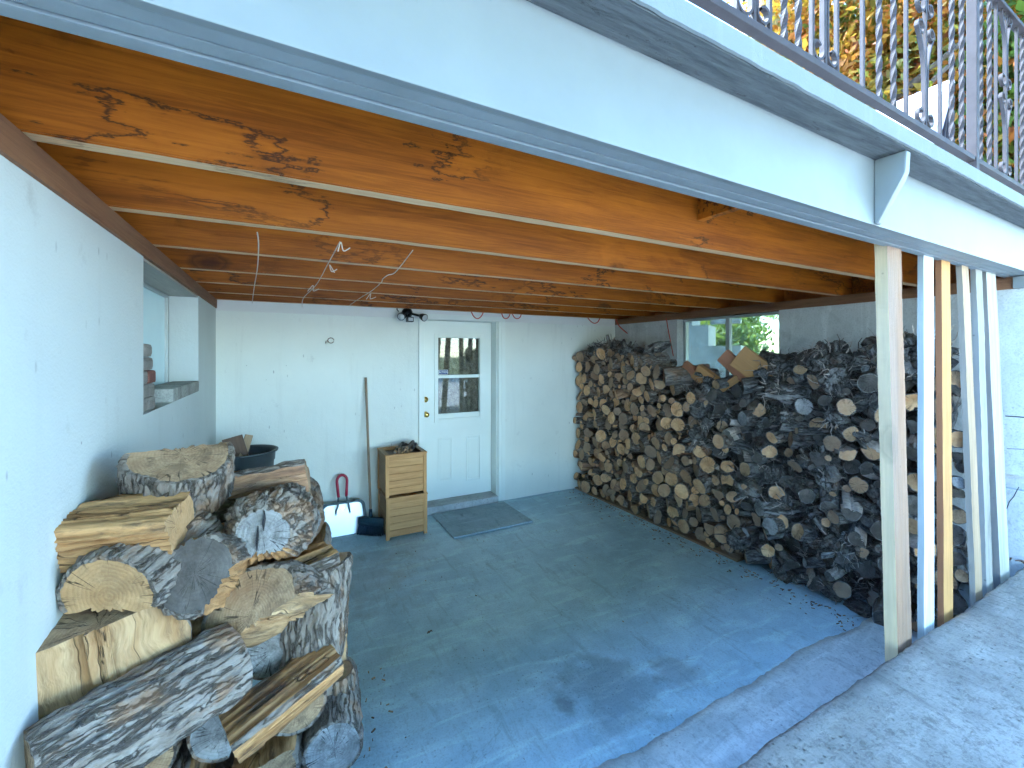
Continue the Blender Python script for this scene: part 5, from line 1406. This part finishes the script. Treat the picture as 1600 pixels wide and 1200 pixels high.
# kindling in the upper crate
for i in range(10):
    d, me = logp[i % 12] if i % 3 else darkp[i % 12]
    o = link('kindling_stick', me); sc_ = prng.uniform(0.22, 0.42)
    yaw = prng.uniform(-1.0, 0.2)
    o.matrix_world = Matrix.Translation((CX0 + 0.10 + 0.019 * i, CY0 + 0.07 + prng.uniform(0, 0.10), 0.79 + 0.012 * (i % 4))) @ frame((0.35 + 0.3 * math.sin(i), 1, 0.06)).to_4x4() @ Matrix.Diagonal((0.72, sc_, sc_, 1))
    setp(o, 'short kindling stick lying across the top of the upper crate', 'stick', 'kindling in the upper crate')
boxo('kindling_bed', (-0.165, 0.165, -0.165, 0.165, 0.30, 0.375), M['scrap_dark'], bpy.data.objects['planter_crate.001'])
# bits on the floor
for i, (px, py) in enumerate(((672, 988), (1592, 873))):
    p = on_z(px, py, 0.006 if i == 0 else SLAB_Z + 0.004); bm = bmesh.new()
    for k in range(3 if i == 0 else 14):
        a = p + Vector((prng.uniform(-.02, .02) * (1 if i == 0 else 6), prng.uniform(-.015, .015) * (1 if i == 0 else 5), 0.004)); dr = Vector((prng.uniform(-1, 1), prng.uniform(-1, 1), prng.uniform(0, .3))) * (0.02 if i == 0 else 0.08)
        tube(bm, [a, a + dr * 0.5 + Vector((0, 0, 0.006)), a + dr], 0.004, 4)
    setp(obj('bark_crumb' if i == 0 else 'twig_litter', bm, M['scrap_dark']), ('dark crumb of bark alone on the open floor', 'loose twigs on the slab at the far right wall')[i], ('crumb', 'twigs')[i])

# bark chips and splinters shed around both piles
bm = bmesh.new(); crg = random.Random(5)
for i in range(340):
    if i < 260:
        s_ = crg.uniform(1.45, 4.6); x_ = SX - 0.06 - abs(crg.gauss(0, 0.10)); y_ = s_
    elif i < 290:
        x_ = 0.30 + abs(crg.gauss(0, 0.12)); y_ = crg.uniform(1.5, 2.5)
    else:
        x_ = crg.uniform(0.3, 3.2); y_ = crg.uniform(1.5, 4.5)
    L_ = crg.uniform(0.003, 0.012) * (1.1 if i < 290 else 0.5); a = crg.uniform(0, 3.14)
    M_ = Matrix.Translation((x_, y_, 0.006 + 0.002)) @ Matrix.Rotation(a, 4, 'Z') @ Matrix.Rotation(crg.uniform(-.3, .3), 4, 'X')
    box(bm, -L_, L_, -L_ * crg.uniform(0.15, 0.5), L_ * 0.3, -0.0015, crg.uniform(0.001, 0.004), crg.choice((0, 0, 1)), 0, M_)
setp(obj('bark_chips', bm, [M['scrap_dark'], M['scrap']]), 'bark chips and splinters strewn on the floor beside the piles', 'bark chips', kind='stuff')
# deep drying check in the grey round's end
for o_ in list(C.objects):
    if o_.get('label', '').startswith('grey round with a deep'):
        bm = bmesh.new()
        for (y_, z0, z1, w_) in ((-0.004, 0.012, 0.075, 0.005), (0.012, -0.045, 0.03, 0.0042)):
            pts = [(y_, z0), (y_ + w_, z0 + (z1 - z0) * 0.35), (y_ + w_ * 0.6, z0 + (z1 - z0) * 0.75), (y_ + 0.001, z1), (y_ - w_ * 0.7, z0 + (z1 - z0) * 0.6)]
            prism(bm, pts, 'X', -0.009, 0.02)
        obj('drying_check', bm, M['dark'], o_)
